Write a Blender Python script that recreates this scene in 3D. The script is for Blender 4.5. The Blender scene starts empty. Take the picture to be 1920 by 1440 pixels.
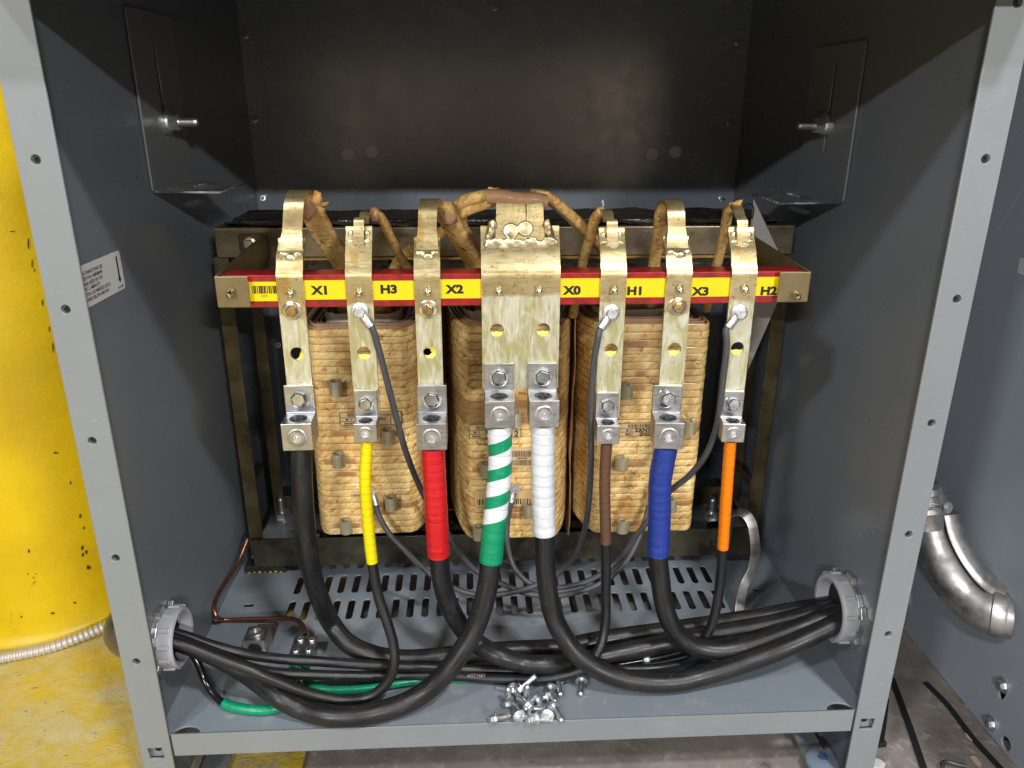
import bpy, bmesh, math, random
from mathutils import Vector, Matrix, noise
random.seed(7)
PI = math.pi
scene = bpy.context.scene
COL = scene.collection

# ------------------------------------------------------------------ camera
F_PX, CX, CY = 1450.0, 960.0, 720.0
CAM = Vector((-0.038978, -0.586024, 0.561534))
def _n(v): return v.normalized()
_vy = _n(Vector((882-CX, 190-CY, F_PX)))
_vz = -_n(Vector((950-CX, 4853-CY, F_PX)))
_vx = _n(_vy.cross(_vz)); _vz = _n(_vx.cross(_vy))
def ray(px, py):
    d = Vector((px-CX, py-CY, F_PX))
    return Vector((_vx.dot(d), _vy.dot(d), _vz.dot(d)))
def aY(px, py, Y): r = ray(px, py); return CAM + r*((Y-CAM.y)/r.y)
def aZ(px, py, Z): r = ray(px, py); return CAM + r*((Z-CAM.z)/r.z)
def aX(px, py, X): r = ray(px, py); return CAM + r*((X-CAM.x)/r.x)
cam = bpy.data.objects.new('camera', bpy.data.cameras.new('camera'))
COL.objects.link(cam); scene.camera = cam
right = Vector((_vx[0], _vy[0], _vz[0])); down = Vector((_vx[1], _vy[1], _vz[1])); fwd = Vector((_vx[2], _vy[2], _vz[2]))
M = Matrix((( right.x, -down.x, -fwd.x, CAM.x), (right.y, -down.y, -fwd.y, CAM.y), (right.z, -down.z, -fwd.z, CAM.z), (0,0,0,1)))
cam.matrix_world = M
cam.data.sensor_width = 36; cam.data.lens = F_PX/1920*36
cam.data.clip_start = 0.01; cam.data.clip_end = 100

# ------------------------------------------------------------------ world and lamps
w = bpy.data.worlds.new('World'); scene.world = w; w.use_nodes = True
nt = w.node_tree; nt.nodes.clear()
out = nt.nodes.new('ShaderNodeOutputWorld'); bg = nt.nodes.new('ShaderNodeBackground')
tc = nt.nodes.new('ShaderNodeTexCoord'); sx = nt.nodes.new('ShaderNodeSeparateXYZ')
rp = nt.nodes.new('ShaderNodeValToRGB'); no = nt.nodes.new('ShaderNodeTexNoise')
mx = nt.nodes.new('ShaderNodeMix'); mx.data_type = 'RGBA'; mx.blend_type = 'MULTIPLY'
nt.links.new(tc.outputs['Generated'], sx.inputs[0])
mr = nt.nodes.new('ShaderNodeMapRange'); mr.inputs[1].default_value = -1; mr.inputs[2].default_value = 1
nt.links.new(sx.outputs['Z'], mr.inputs[0]); nt.links.new(mr.outputs[0], rp.inputs[0])
el = rp.color_ramp.elements
el[0].position = 0.0; el[0].color = (0.10, 0.095, 0.085, 1)
el[1].position = 1.0; el[1].color = (0.62, 0.66, 0.72, 1)
e = el.new(0.47); e.color = (0.10, 0.085, 0.07, 1)
e = el.new(0.56); e.color = (0.17, 0.155, 0.135, 1)
e = el.new(0.72); e.color = (0.50, 0.53, 0.58, 1)
no.inputs['Scale'].default_value = 3.2; no.inputs['Detail'].default_value = 1.0
nt.links.new(tc.outputs['Generated'], no.inputs['Vector'])
r2 = nt.nodes.new('ShaderNodeValToRGB'); nt.links.new(no.outputs['Fac'], r2.inputs[0])
r2.color_ramp.elements[0].position = 0.42; r2.color_ramp.elements[0].color = (0.55, 0.55, 0.58, 1)
r2.color_ramp.elements[1].position = 0.60; r2.color_ramp.elements[1].color = (1.5, 1.25, 1.0, 1)
mx.inputs[0].default_value = 1.0
nt.links.new(rp.outputs[0], mx.inputs[6]); nt.links.new(r2.outputs[0], mx.inputs[7])
def wm(op, a, b=0.):
    m_ = nt.nodes.new('ShaderNodeMath'); m_.operation = op
    for i_, v_ in ((0, a), (1, b)):
        if isinstance(v_, (int, float)): m_.inputs[i_].default_value = v_
        else: nt.links.new(v_, m_.inputs[i_])
    return m_.outputs[0]
def glow_patch(ax, az, wx, wz, soft):
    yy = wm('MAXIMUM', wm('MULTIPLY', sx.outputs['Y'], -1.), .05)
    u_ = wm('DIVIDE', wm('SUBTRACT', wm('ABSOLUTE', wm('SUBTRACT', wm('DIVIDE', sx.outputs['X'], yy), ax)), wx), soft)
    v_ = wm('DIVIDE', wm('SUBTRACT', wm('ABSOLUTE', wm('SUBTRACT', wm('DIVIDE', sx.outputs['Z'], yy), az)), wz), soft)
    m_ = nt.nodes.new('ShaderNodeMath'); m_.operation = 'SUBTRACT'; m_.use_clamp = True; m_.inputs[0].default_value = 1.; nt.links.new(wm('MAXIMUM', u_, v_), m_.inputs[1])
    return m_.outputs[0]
warm_glow = wm('ADD', wm('MULTIPLY', glow_patch(.215, -.03, .055, .12, .05), 6.5), wm('MULTIPLY', glow_patch(-.125, -.04, .05, .15, .10), 2.6))  # warm glow patches added to the world for the back panel to mirror
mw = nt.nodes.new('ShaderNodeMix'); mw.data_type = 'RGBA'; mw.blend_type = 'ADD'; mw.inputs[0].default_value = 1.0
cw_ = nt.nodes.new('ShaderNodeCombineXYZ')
for i_, k_ in enumerate((1.0, .76, .56)): nt.links.new(wm('MULTIPLY', warm_glow, k_), cw_.inputs[i_])
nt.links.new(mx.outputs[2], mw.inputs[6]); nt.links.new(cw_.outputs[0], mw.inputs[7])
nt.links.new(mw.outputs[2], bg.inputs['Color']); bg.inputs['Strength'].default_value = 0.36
nt.links.new(bg.outputs[0], out.inputs[0])
def area(name, loc, target, sx_, sy_, power, color):
    l = bpy.data.lights.new(name, 'AREA'); l.shape = 'RECTANGLE'; l.size = sx_; l.size_y = sy_
    l.energy = power; l.color = color
    o = bpy.data.objects.new(name, l); COL.objects.link(o); o.location = loc
    o.rotation_euler = (Vector(target)-Vector(loc)).to_track_quat('-Z', 'Y').to_euler()
    return o
area('ceiling_lamp', (-2.5, -6.0, 2.655), (0, .2, .3), .7, .09, 215, (.97, .98, 1.0))
area('ceiling_lamp', (2.3, -6.0, 2.655), (0, .2, .3), .7, .09, 235, (1, .97, .93))
area('ceiling_lamp', (0.95, -1.75, 3.1), (0, .1, .2), .30, .16, 78, (.96, .98, 1.0))
area('ceiling_lamp', (-1.7, -2.1, 3.0), (0, .1, .2), .30, .16, 52, (.98, .99, 1.0))
scene.view_settings.view_transform = 'Standard'; scene.view_settings.look = 'None'
scene.view_settings.exposure = -0.14; scene.view_settings.gamma = 1.0
scene.render.engine = 'CYCLES'

# ------------------------------------------------------------------ helpers
def tag(o, label=None, cat=None, group=None, kind=None):
    if label: o['label'] = label
    if cat: o['category'] = cat
    if group: o['group'] = group
    if kind: o['kind'] = kind
    return o
def empty(name, loc, label, cat, group=None):
    o = bpy.data.objects.new(name, None); COL.objects.link(o); o.location = loc
    o.empty_display_size = .02
    return tag(o, label, cat, group)
def put(name, me, mat, parent=None):
    o = bpy.data.objects.new(name, me); COL.objects.link(o)
    if mat is not None:
        me.materials.clear()
        for m in (mat if isinstance(mat, (list, tuple)) else [mat]): me.materials.append(m)
    if parent is not None:
        o.parent = parent
        m = Matrix.Translation(parent.location) if parent.parent is None else Matrix.Translation(parent.parent.location)
        o.matrix_parent_inverse = Matrix.Identity(4)
        # geometry is in world space: shift vertices so that the part sits in its parent's frame
        off = parent['_o'] if '_o' in parent else list(parent.location)
        me.transform(Matrix.Translation(-Vector(off)))
        o['_o'] = list(off)
    return o
def mk(name, bm, mat, parent=None, smooth=False, bevel=0, angle=35):
    bmesh.ops.recalc_face_normals(bm, faces=bm.faces)
    me = bpy.data.meshes.new(name); bm.to_mesh(me); bm.free()
    if smooth:
        for p in me.polygons: p.use_smooth = True
        try: me.set_sharp_from_angle(angle=math.radians(angle))
        except Exception: pass
    o = put(name, me, mat, parent)
    if bevel:
        b = o.modifiers.new('b', 'BEVEL'); b.width = bevel; b.segments = 2; b.limit_method = 'ANGLE'; b.angle_limit = math.radians(40)
    return o
def B(): return bmesh.new()
def box(bm, a, b, mi=0):
    vs = [bm.verts.new((x, y, z)) for z in (a[2], b[2]) for y in (a[1], b[1]) for x in (a[0], b[0])]
    for f in ((0,1,3,2), (4,6,7,5), (0,4,5,1), (1,5,7,3), (3,7,6,2), (2,6,4,0)):
        fc = bm.faces.new([vs[i] for i in f]); fc.material_index = mi
    return vs
def obox(bm, c, sz, rot):
    vs = box(bm, [-s/2 for s in sz], [s/2 for s in sz])
    m = Matrix.Translation(c) @ rot.to_4x4()
    for v in vs: v.co = m @ v.co
def prism(bm, pts, d, mi=0):
    """polygon pts (3D) extruded by vector d"""
    d = Vector(d); a = [bm.verts.new(p) for p in pts]; b = [bm.verts.new(Vector(p)+d) for p in pts]
    n = len(a); fs = [bm.faces.new(a), bm.faces.new(b[::-1])]
    for i in range(n): fs.append(bm.faces.new((a[i], b[i], b[(i+1) % n], a[(i+1) % n])))
    for f in fs: f.material_index = mi
def frame(axis):
    a = Vector(axis).normalized(); h = Vector((0, 0, 1)) if abs(a.z) < .9 else Vector((0, 1, 0))
    x = h.cross(a).normalized(); y = a.cross(x); return x, y, a
def lathe(bm, prof, p0, axis, n=24, cap=True, hexes=None, rot=0):
    """prof: (distance along axis, radius)"""
    x, y, a = frame(axis); p0 = Vector(p0); rings = []
    for (t, r) in prof:
        rings.append([bm.verts.new(p0 + a*t + (x*math.cos(2*PI*i/n+rot) + y*math.sin(2*PI*i/n+rot))*r) for i in range(n)])
    for k in range(len(rings)-1):
        for i in range(n):
            bm.faces.new((rings[k][i], rings[k][(i+1) % n], rings[k+1][(i+1) % n], rings[k+1][i]))
    if cap: bm.faces.new(rings[0][::-1]); bm.faces.new(rings[-1])
def spline(pts, step=.004):
    """Catmull-Rom (centripetal-ish) through points, resampled about every step metres"""
    P = [Vector(p) for p in pts]; P = [P[0]*2-P[1]] + P + [P[-1]*2-P[-2]]
    res = []
    for i in range(1, len(P)-2):
        p0, p1, p2, p3 = P[i-1:i+3]; L = (p2-p1).length; n = max(2, int(L/step))
        t0 = 0; t1 = t0+max(1e-6, (p1-p0).length)**.5; t2 = t1+max(1e-6, (p2-p1).length)**.5; t3 = t2+max(1e-6, (p3-p2).length)**.5
        for k in range(n):
            t = t1+(t2-t1)*k/n
            A1 = p0*((t1-t)/(t1-t0))+p1*((t-t0)/(t1-t0)); A2 = p1*((t2-t)/(t2-t1))+p2*((t-t1)/(t2-t1)); A3 = p2*((t3-t)/(t3-t2))+p3*((t-t2)/(t3-t2))
            B1 = A1*((t2-t)/(t2-t0))+A2*((t-t0)/(t2-t0)); B2 = A2*((t3-t)/(t3-t1))+A3*((t-t1)/(t3-t1))
            res.append(B1*((t2-t)/(t2-t1))+B2*((t-t1)/(t2-t1)))
    res.append(P[-2]); return res
def sweep(bm, path, sec, up=(0, 0, 1), closed=True, v0=0.0, scale=None, cap=True, wob=0):
    """sweep section sec [(a,b)] along path; a along side vector, b along normal. UV u=0..1 round the section, v metres."""
    uvl = bm.loops.layers.uv.verify(); rings = []; L = v0; vs = []
    T = [(path[min(i+1, len(path)-1)]-path[max(i-1, 0)]).normalized() for i in range(len(path))]
    u = Vector(up); side = T[0].cross(u)
    if side.length < 1e-3: side = T[0].cross(Vector((0, 1, 0)))
    side.normalize(); nrm = side.cross(T[0]).normalized()
    for i, p in enumerate(path):
        if i:
            q = T[i-1].rotation_difference(T[i]); side = (q @ side); side = (side-T[i]*side.dot(T[i])).normalized(); nrm = side.cross(T[i]).normalized()
            L += (p-path[i-1]).length
        s = scale(i/(len(path)-1), L) if scale else 1
        rings.append([bm.verts.new(p+side*a*s+nrm*b*s) for a, b in sec]); vs.append(L)
    n = len(sec); m = n if closed else n-1
    for k in range(len(rings)-1):
        for i in range(m):
            j = (i+1) % n
            f = bm.faces.new((rings[k][i], rings[k][j], rings[k+1][j], rings[k+1][i]))
            for lp, uv in zip(f.loops, ((i/n, vs[k]), ((i+1)/n, vs[k]), ((i+1)/n, vs[k+1]), (i/n, vs[k+1]))): lp[uvl].uv = uv
    if cap and closed: bm.faces.new(rings[0][::-1]); bm.faces.new(rings[-1])
    return L
def circ(r, n=16): return [(r*math.cos(2*PI*i/n), r*math.sin(2*PI*i/n)) for i in range(n)]
def rsec(w_, t): return [(-w_/2, -t/2), (w_/2, -t/2), (w_/2, t/2), (-w_/2, t/2)]
def rrsec(w_, t, n=4):
    r = t/2*.95; res = []
    for cx_, cy_, a0 in ((w_/2-r, t/2-r, 0), (-w_/2+r, t/2-r, PI/2), (-w_/2+r, -t/2+r, PI), (w_/2-r, -t/2+r, 3*PI/2)):
        for k in range(n+1): a = a0+PI/2*k/n; res.append((cx_+r*math.cos(a), cy_+r*math.sin(a)))
    return res
def tube(name, pts, r, mat, parent=None, step=.004, n=16, v0=0., scale=None, raw=False):
    bm = B(); path = pts if raw else spline(pts, step); sweep(bm, path, circ(r, n), v0=v0, scale=scale)
    return mk(name, bm, mat, parent, smooth=True)
def plate(name, outer, holes, t, org, ux, uy, mat, parent=None, bev=.0003):
    """flat sheet with holes: 2D outline in (ux,uy), thickness t centred on org plane"""
    cu = bpy.data.curves.new(name, 'CURVE'); cu.dimensions = '2D'; cu.fill_mode = 'BOTH'; cu.extrude = t/2-bev; cu.bevel_depth = bev; cu.bevel_resolution = 1; cu.offset = -bev
    for pl in [outer]+list(holes):
        s = cu.splines.new('POLY'); s.points.add(len(pl)-1)
        for i, p in enumerate(pl): s.points[i].co = (p[0], p[1], 0, 1)
        s.use_cyclic_u = True
    tmp = bpy.data.objects.new('tmp', cu); COL.objects.link(tmp)
    me = bpy.data.meshes.new_from_object(tmp.evaluated_get(bpy.context.evaluated_depsgraph_get()))
    bpy.data.objects.remove(tmp); bpy.data.curves.remove(cu)
    ux = Vector(ux).normalized(); uy = Vector(uy).normalized(); uz = ux.cross(uy)
    m = Matrix(((ux.x, uy.x, uz.x, org[0]), (ux.y, uy.y, uz.y, org[1]), (ux.z, uy.z, uz.z, org[2]), (0, 0, 0, 1)))
    me.transform(m); me.name = name
    return put(name, me, mat, parent)
def rect(x0, y0, x1, y1): return [(x0, y0), (x1, y0), (x1, y1), (x0, y1)]
def disc(cx_, cy_, r, n=20): return [(cx_+r*math.cos(2*PI*i/n), cy_+r*math.sin(2*PI*i/n)) for i in range(n)]
def slot(cx_, y0, y1, w_, n=6):
    r = w_/2; res = []
    for k in range(n+1): a = PI*k/n; res.append((cx_+r*math.cos(a), y1-r+r*math.sin(a)))
    for k in range(n+1): a = PI+PI*k/n; res.append((cx_+r*math.cos(a), y0+r+r*math.sin(a)))
    return res
def rrect(x0, y0, x1, y1, r, n=4):
    res = []
    for cx_, cy_, a0 in ((x1-r, y1-r, 0), (x0+r, y1-r, PI/2), (x0+r, y0+r, PI), (x1-r, y0+r, 3*PI/2)):
        for k in range(n+1): a = a0+PI/2*k/n; res.append((cx_+r*math.cos(a), cy_+r*math.sin(a)))
    return res
def text(name, body, size, org, ux, uy, mat, parent=None, off=.0, ext=.0001, align='CENTER', sx_=1.0, line=1.0):
    cu = bpy.data.curves.new(name, 'FONT'); cu.body = body; cu.size = size; cu.extrude = ext; cu.offset = off*size
    cu.align_x = align; cu.align_y = 'CENTER'; cu.space_line = line; cu.resolution_u = 3
    tmp = bpy.data.objects.new('tmp', cu); COL.objects.link(tmp)
    me = bpy.data.meshes.new_from_object(tmp.evaluated_get(bpy.context.evaluated_depsgraph_get()))
    bpy.data.objects.remove(tmp); bpy.data.curves.remove(cu)
    ux = Vector(ux).normalized(); uy = Vector(uy).normalized(); uz = ux.cross(uy)
    m = Matrix(((ux.x*sx_, uy.x, uz.x, org[0]), (ux.y*sx_, uy.y, uz.y, org[1]), (ux.z*sx_, uy.z, uz.z, org[2]), (0, 0, 0, 1)))
    me.transform(m); me.name = name
    return put(name, me, mat, parent)
def blob(bm, c, r, seed=0, sub=2, amp=.35, sc=(1, 1, 1)):
    res = bmesh.ops.create_icosphere(bm, subdivisions=sub, radius=1)
    for v in res['verts']:
        d = v.co.copy(); k = 1+amp*noise.noise(d*1.7+Vector((seed*3.1, seed, 0)))+amp*.5*noise.noise(d*4+Vector((seed, 7, 0)))
        v.co = Vector(c)+Vector((d.x*r*sc[0]*k, d.y*r*sc[1]*k, d.z*r*sc[2]*k))

# ------------------------------------------------------------------ materials
def mat(name, col, rough=.5, metal=0., spec=.5, coat=0., build=None):
    m = bpy.data.materials.new(name); m.use_nodes = True; t = m.node_tree; p = t.nodes['Principled BSDF']
    p.inputs['Base Color'].default_value = (*col, 1); p.inputs['Roughness'].default_value = rough; p.inputs['Metallic'].default_value = metal
    p.inputs['Specular IOR Level'].default_value = spec; p.inputs['Coat Weight'].default_value = coat; p.inputs['Coat Roughness'].default_value = .15
    if build: build(t, p)
    return m
def N(t, kind, **kw):
    n = t.nodes.new(kind)
    for k, v in kw.items():
        if k in n.inputs: n.inputs[k].default_value = v
        else: setattr(n, k, v)
    return n
def coords(t, src='Object', sc=(1, 1, 1), rot=(0, 0, 0)):
    c = N(t, 'ShaderNodeTexCoord'); m = N(t, 'ShaderNodeMapping'); m.inputs['Scale'].default_value = sc; m.inputs['Rotation'].default_value = rot
    if src == 'World':
        g = N(t, 'ShaderNodeNewGeometry'); t.links.new(g.outputs['Position'], m.inputs[0])
    else: t.links.new(c.outputs[src], m.inputs[0])
    return m.outputs[0]
def coords2(t, src, rot, sc):
    v = coords(t, src, (1, 1, 1), rot); m = N(t, 'ShaderNodeMapping'); m.inputs['Scale'].default_value = sc; t.links.new(v, m.inputs[0]); return m.outputs[0]
def noi(t, vec, scale, detail=4, rough=.55, dist=0):
    n = N(t, 'ShaderNodeTexNoise'); n.inputs['Scale'].default_value = scale; n.inputs['Detail'].default_value = detail; n.inputs['Roughness'].default_value = rough; n.inputs['Distortion'].default_value = dist
    t.links.new(vec, n.inputs['Vector']); return n.outputs['Fac']
def ramp(t, fac, stops):
    r = N(t, 'ShaderNodeValToRGB'); e = r.color_ramp.elements
    while len(e) < len(stops): e.new(.5)
    for x, (p, c) in zip(e, stops): x.position = p; x.color = (*c, 1) if isinstance(c, (tuple, list)) else (c, c, c, 1)
    t.links.new(fac, r.inputs[0]); return r.outputs[0]
def mix(t, fac, a, b, mode='MIX'):
    m = N(t, 'ShaderNodeMix'); m.data_type = 'RGBA'; m.blend_type = mode
    for i, v in ((0, fac), (6, a), (7, b)):
        if isinstance(v, (int, float)): m.inputs[i].default_value = v
        elif isinstance(v, (tuple, list)): m.inputs[i].default_value = (*v, 1)
        else: t.links.new(v, m.inputs[i])
    return m.outputs[2]
def math_(t, op, a, b=0.):
    m = N(t, 'ShaderNodeMath', operation=op)
    for i, v in ((0, a), (1, b)):
        if isinstance(v, (int, float)): m.inputs[i].default_value = v
        else: t.links.new(v, m.inputs[i])
    return m.outputs[0]
def bump(t, p, h, strength=.3, dist=.001, prev=None):
    b = N(t, 'ShaderNodeBump'); b.inputs['Strength'].default_value = strength; b.inputs['Distance'].default_value = dist
    t.links.new(h, b.inputs['Height'])
    if prev: t.links.new(prev, b.inputs['Normal'])
    t.links.new(b.outputs[0], p.inputs['Normal']); return b.outputs[0]
def setc(t, p, c): t.links.new(c, p.inputs['Base Color'])
def setr(t, p, c): t.links.new(c, p.inputs['Roughness'])

def paint(name, col, rough=.34, dirt=.0, dcol=(.45, .46, .46), scr=.0, spec=.5):
    def b(t, p):
        v = coords(t, 'World'); n1 = noi(t, v, 5, 4); n2 = noi(t, v, 900, 2); n3 = noi(t, v, 38, 6, .65)
        c = mix(t, ramp(t, n1, [(.3, 0.), (.7, 1.)]), tuple(x*.93 for x in col), tuple(x*1.06 for x in col))
        if dirt:
            patch = math_(t, 'MULTIPLY', ramp(t, n3, [(.55, 0.), (.75, 1.)]), ramp(t, noi(t, v, 9, 3), [(.46, 0.), (.64, 1.)]))
            c = mix(t, math_(t, 'MULTIPLY', patch, dirt), c, dcol)
        if scr:
            vs = coords(t, 'World', (40, 300, 300), (.4, .8, .5)); s = ramp(t, noi(t, vs, 1, 2), [(.74, 0.), (.78, 1.)])
            vs2 = coords(t, 'World', (300, 50, 300), (.1, .3, 1.1)); s2 = ramp(t, noi(t, vs2, 1, 2), [(.74, 0.), (.78, 1.)])
            c = mix(t, math_(t, 'MULTIPLY', math_(t, 'MAXIMUM', s, s2), scr), c, (.5, .52, .53))
        setc(t, p, c); setr(t, p, ramp(t, n3, [(.3, rough*.85), (.75, rough*1.35)]))
        bump(t, p, n2, .12, .0004)
    return mat(name, col, rough, spec=spec, build=b)
GREY = (.235, .25, .255)
M_frame = paint('grey_frame_paint', (.215, .234, .243), .42, .16, scr=.4)
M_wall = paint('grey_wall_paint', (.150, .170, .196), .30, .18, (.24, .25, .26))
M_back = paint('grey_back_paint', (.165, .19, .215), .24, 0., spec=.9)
M_pan = paint('grey_pan_paint', (.205, .235, .262), .38, .62, (.46, .48, .49), scr=.7)
M_neigh = paint('grey_panel_paint', (.31, .345, .38), .36, .25, (.3, .31, .33), scr=.2)

def metal(name, col, rough=.3, brush=(1, 1, 1), bs=300, bstr=.15, var=.2, stain=None, stamt=0., dcol=None):
    def b(t, p):
        v = coords(t, 'World', brush); n = noi(t, v, bs, 3, .6); v2 = coords(t, 'World'); n2 = noi(t, v2, 60, 5, .6)
        c = mix(t, ramp(t, n2, [(.3, 0.), (.7, 1.)]), tuple(x*(1-var) for x in col), tuple(min(1, x*(1+var*.6)) for x in col))
        if stain: c = mix(t, math_(t, 'MULTIPLY', ramp(t, noi(t, v2, 45, 6, .7), [(.52, 0.), (.62, 1.)]), stamt), c, stain)
        setc(t, p, c); setr(t, p, ramp(t, n, [(.25, rough*.7), (.75, min(1, rough*1.5))])); bump(t, p, n, bstr, .0003)
    return mat(name, col, rough, 1.0, build=b)
M_alu = metal('machined_aluminium', (.55, .55, .56), .30, (.15, 1, 1), 500, .35, .25)
M_alu_top = M_alu
M_bolt = metal('plated_bolt', (.52, .54, .56), .20, (1, 1, 1), 300, .35)
M_galv = metal('zinc_plated_steel', (.80, .83, .86), .36, (1, 1, 1), 400, .1)
M_galvdull = metal('dull_aluminium', (.62, .62, .60), .36, (1, 1, 1), 120, .2, .3)
M_solder = metal('solder', (.62, .55, .36), .38, (1, 1, 1), 130, .25, .25, (.45, .30, .12), .6)
M_brass = metal('varnished_bolt', (.50, .36, .18), .26, (1, 1, 1), 200, .3, .3, (.25, .12, .04), .6)
M_stud = metal('varnished_stud', (.72, .66, .50), .22, (1, 1, 1), 200, .2)
def busmat(zl):
    def bus(t, p):
        v = coords(t, 'World'); g = N(t, 'ShaderNodeNewGeometry'); s = N(t, 'ShaderNodeSeparateXYZ'); t.links.new(g.outputs['Position'], s.inputs[0])
        # varnish-dipped upper part, hand-brushed lower part: the wear line wanders
        wl = math_(t, 'ADD', s.outputs['Z'], math_(t, 'MULTIPLY', math_(t, 'SUBTRACT', noi(t, v, 45, 3), .5), .012))
        up = ramp(t, math_(t, 'MULTIPLY', math_(t, 'SUBTRACT', wl, zl), 350), [(.0, 0.), (1., 1.)])
        nv = noi(t, coords(t, 'World', (1, 1, .16), (0, .25, 0)), 420, 4, .7); nh = noi(t, coords(t, 'World', (.16, 1, 1), (0, .15, 0)), 420, 4, .7)
        sw = noi(t, coords(t, 'World', (1, 1, .35), (0, .5, 0)), 70, 4, .6, 1.6); n2 = noi(t, v, 48, 5, .62, .6)
        low = mix(t, ramp(t, sw, [(.40, 0.), (.60, 1.)]), (.54, .51, .27), (.76, .74, .59))
        low = mix(t, ramp(t, nv, [(.40, .22), (.60, 0.)]), low, (.40, .38, .20))
        hi = mix(t, ramp(t, n2, [(.35, 0.), (.65, 1.)]), (.42, .33, .15), (.60, .50, .28))
        hi = mix(t, ramp(t, nh, [(.40, .14), (.60, 0.)]), hi, (.30, .23, .11))
        c = mix(t, up, low, hi)
        spots = ramp(t, noi(t, v, 260, 2, .5), [(.66, 0.), (.70, 1.)])
        c = mix(t, math_(t, 'MULTIPLY', math_(t, 'MULTIPLY', spots, up), .7), c, (.20, .09, .02))
        c = mix(t, math_(t, 'MULTIPLY', math_(t, 'MULTIPLY', ramp(t, noi(t, coords(t, 'World', (1, 1, .18)), 75, 4), [(.57, 0.), (.66, 1.)]), up), .55), c, (.42, .22, .03))
        setc(t, p, c); h = math_(t, 'ADD', math_(t, 'ADD', nv, nh), sw)
        setr(t, p, mix(t, up, ramp(t, nv, [(.3, .24), (.7, .55)]), ramp(t, nh, [(.3, .24), (.7, .40)]))); bump(t, p, h, .20, .0004)
    return mat('varnished_aluminium_bar', (.6, .55, .4), .3, .72, build=bus)
M_bus = busmat(.300); M_busx = busmat(.3795); M_bush = busmat(.3905); M_bus0 = busmat(.3965)
def olive(t, p):
    v = coords(t, 'World'); n = noi(t, v, 22, 6, .62); n3 = noi(t, coords(t, 'World', (1, 1, .25)), 60, 4)
    c = mix(t, ramp(t, n, [(.35, 0.), (.68, 1.)]), (.055, .045, .02), (.16, .132, .065))
    c = mix(t, math_(t, 'MULTIPLY', ramp(t, n3, [(.58, 0.), (.68, 1.)]), .6), c, (.07, .05, .035)); setc(t, p, c)
    setr(t, p, ramp(t, n, [(.3, .22), (.7, .42)])); bump(t, p, n, .2, .0008)
M_olive = mat('varnished_steel', (.2, .16, .1), .3, .55, build=olive)
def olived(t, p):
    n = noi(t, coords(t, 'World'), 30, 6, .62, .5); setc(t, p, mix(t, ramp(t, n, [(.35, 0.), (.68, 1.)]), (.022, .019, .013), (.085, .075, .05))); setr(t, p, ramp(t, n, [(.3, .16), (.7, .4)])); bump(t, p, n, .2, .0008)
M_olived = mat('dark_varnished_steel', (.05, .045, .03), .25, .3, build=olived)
def tabm(t, p):
    v = coords(t, 'World'); n = noi(t, v, 60, 4); setc(t, p, mix(t, n, (.17, .125, .06), (.30, .235, .125))); bump(t, p, n, .1, .0005)
M_tap = mat('varnished_tap', (.40, .35, .21), .38, .35, build=lambda t, p: setc(t, p, mix(t, noi(t, coords(t, 'World'), 150, 3), (.30, .25, .13), (.58, .53, .38))))
M_tab = mat('varnished_bracket', (.33, .26, .15), .34, .6, build=tabm)
def core(t, p):
    v = coords(t, 'World'); n = noi(t, v, 30, 6, .6, 1.2); setc(t, p, mix(t, ramp(t, n, [(.4, 0.), (.65, 1.)]), (.008, .007, .006), (.045, .038, .03)))
    bump(t, p, n, .8, .004)
M_core = mat('varnished_core', (.02, .018, .015), .16, 0, .7, build=core)
def coil(t, p):
    u = coords(t, 'UV', (1, 1, 1)); v = coords(t, 'World')
    d = N(t, 'ShaderNodeTexWave', wave_type='BANDS', bands_direction='X'); d.inputs['Scale'].default_value = 34; d.inputs['Distortion'].default_value = 5; d.inputs['Detail'].default_value = 3; d.inputs['Detail Scale'].default_value = 1.6
    ru = coords(t, 'UV', (1, 1, 1), (0, 0, -.62 + PI/2)); t.links.new(ru, d.inputs['Vector'])
    fib = noi(t, coords2(t, 'UV', (0, 0, -.62), (1, 4.2, 1)), 75, 4, .6, .25)
    n = noi(t, v, 26, 6, .62); n2 = noi(t, v, 90, 4, .6, .8)
    c = mix(t, ramp(t, fib, [(.35, 0.), (.62, 1.)]), (.66, .42, .125), (.92, .70, .33))
    c = mix(t, math_(t, 'MULTIPLY', ramp(t, n, [(.46, 0.), (.62, 1.)]), .65), c, (.46, .215, .045))
    c = mix(t, math_(t, 'MULTIPLY', ramp(t, n2, [(.575, 0.), (.64, 1.)]), .8), c, (.40, .165, .028))
    at = N(t, 'ShaderNodeAttribute'); at.attribute_name = 'patch'; c = mix(t, math_(t, 'MULTIPLY', at.outputs['Fac'], .9), c, (.40, .185, .07))
    setc(t, p, c); setr(t, p, ramp(t, n2, [(.4, .42), (.7, .2)]))
    h = math_(t, 'ADD', math_(t, 'MULTIPLY', fib, .6), math_(t, 'MULTIPLY', d.outputs['Fac'], .45)); bump(t, p, h, .30, .0007)
M_coil = mat('varnished_winding', (.6, .4, .2), .33, 0, .5, .4, build=coil)
def wrap(t, p):
    v = coords(t, 'World'); n = noi(t, v, 70, 6, .62, 1.5); cr = noi(t, coords(t, 'UV', (3, 130, 1), (0, 0, .3)), 2.2, 4, .6, .6)
    c = mix(t, ramp(t, n, [(.35, 0.), (.65, 1.)]), (.52, .28, .07), (.90, .61, .24))
    c = mix(t, math_(t, 'MULTIPLY', ramp(t, noi(t, v, 160, 4), [(.60, 0.), (.68, 1.)]), .8), c, (.20, .065, .015)); setc(t, p, c)
    bump(t, p, math_(t, 'ADD', cr, math_(t, 'MULTIPLY', n, .6)), .7, .002)
M_wrap = mat('varnished_paper_wrap', (.5, .3, .12), .3, 0, .5, .4, build=wrap)
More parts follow.
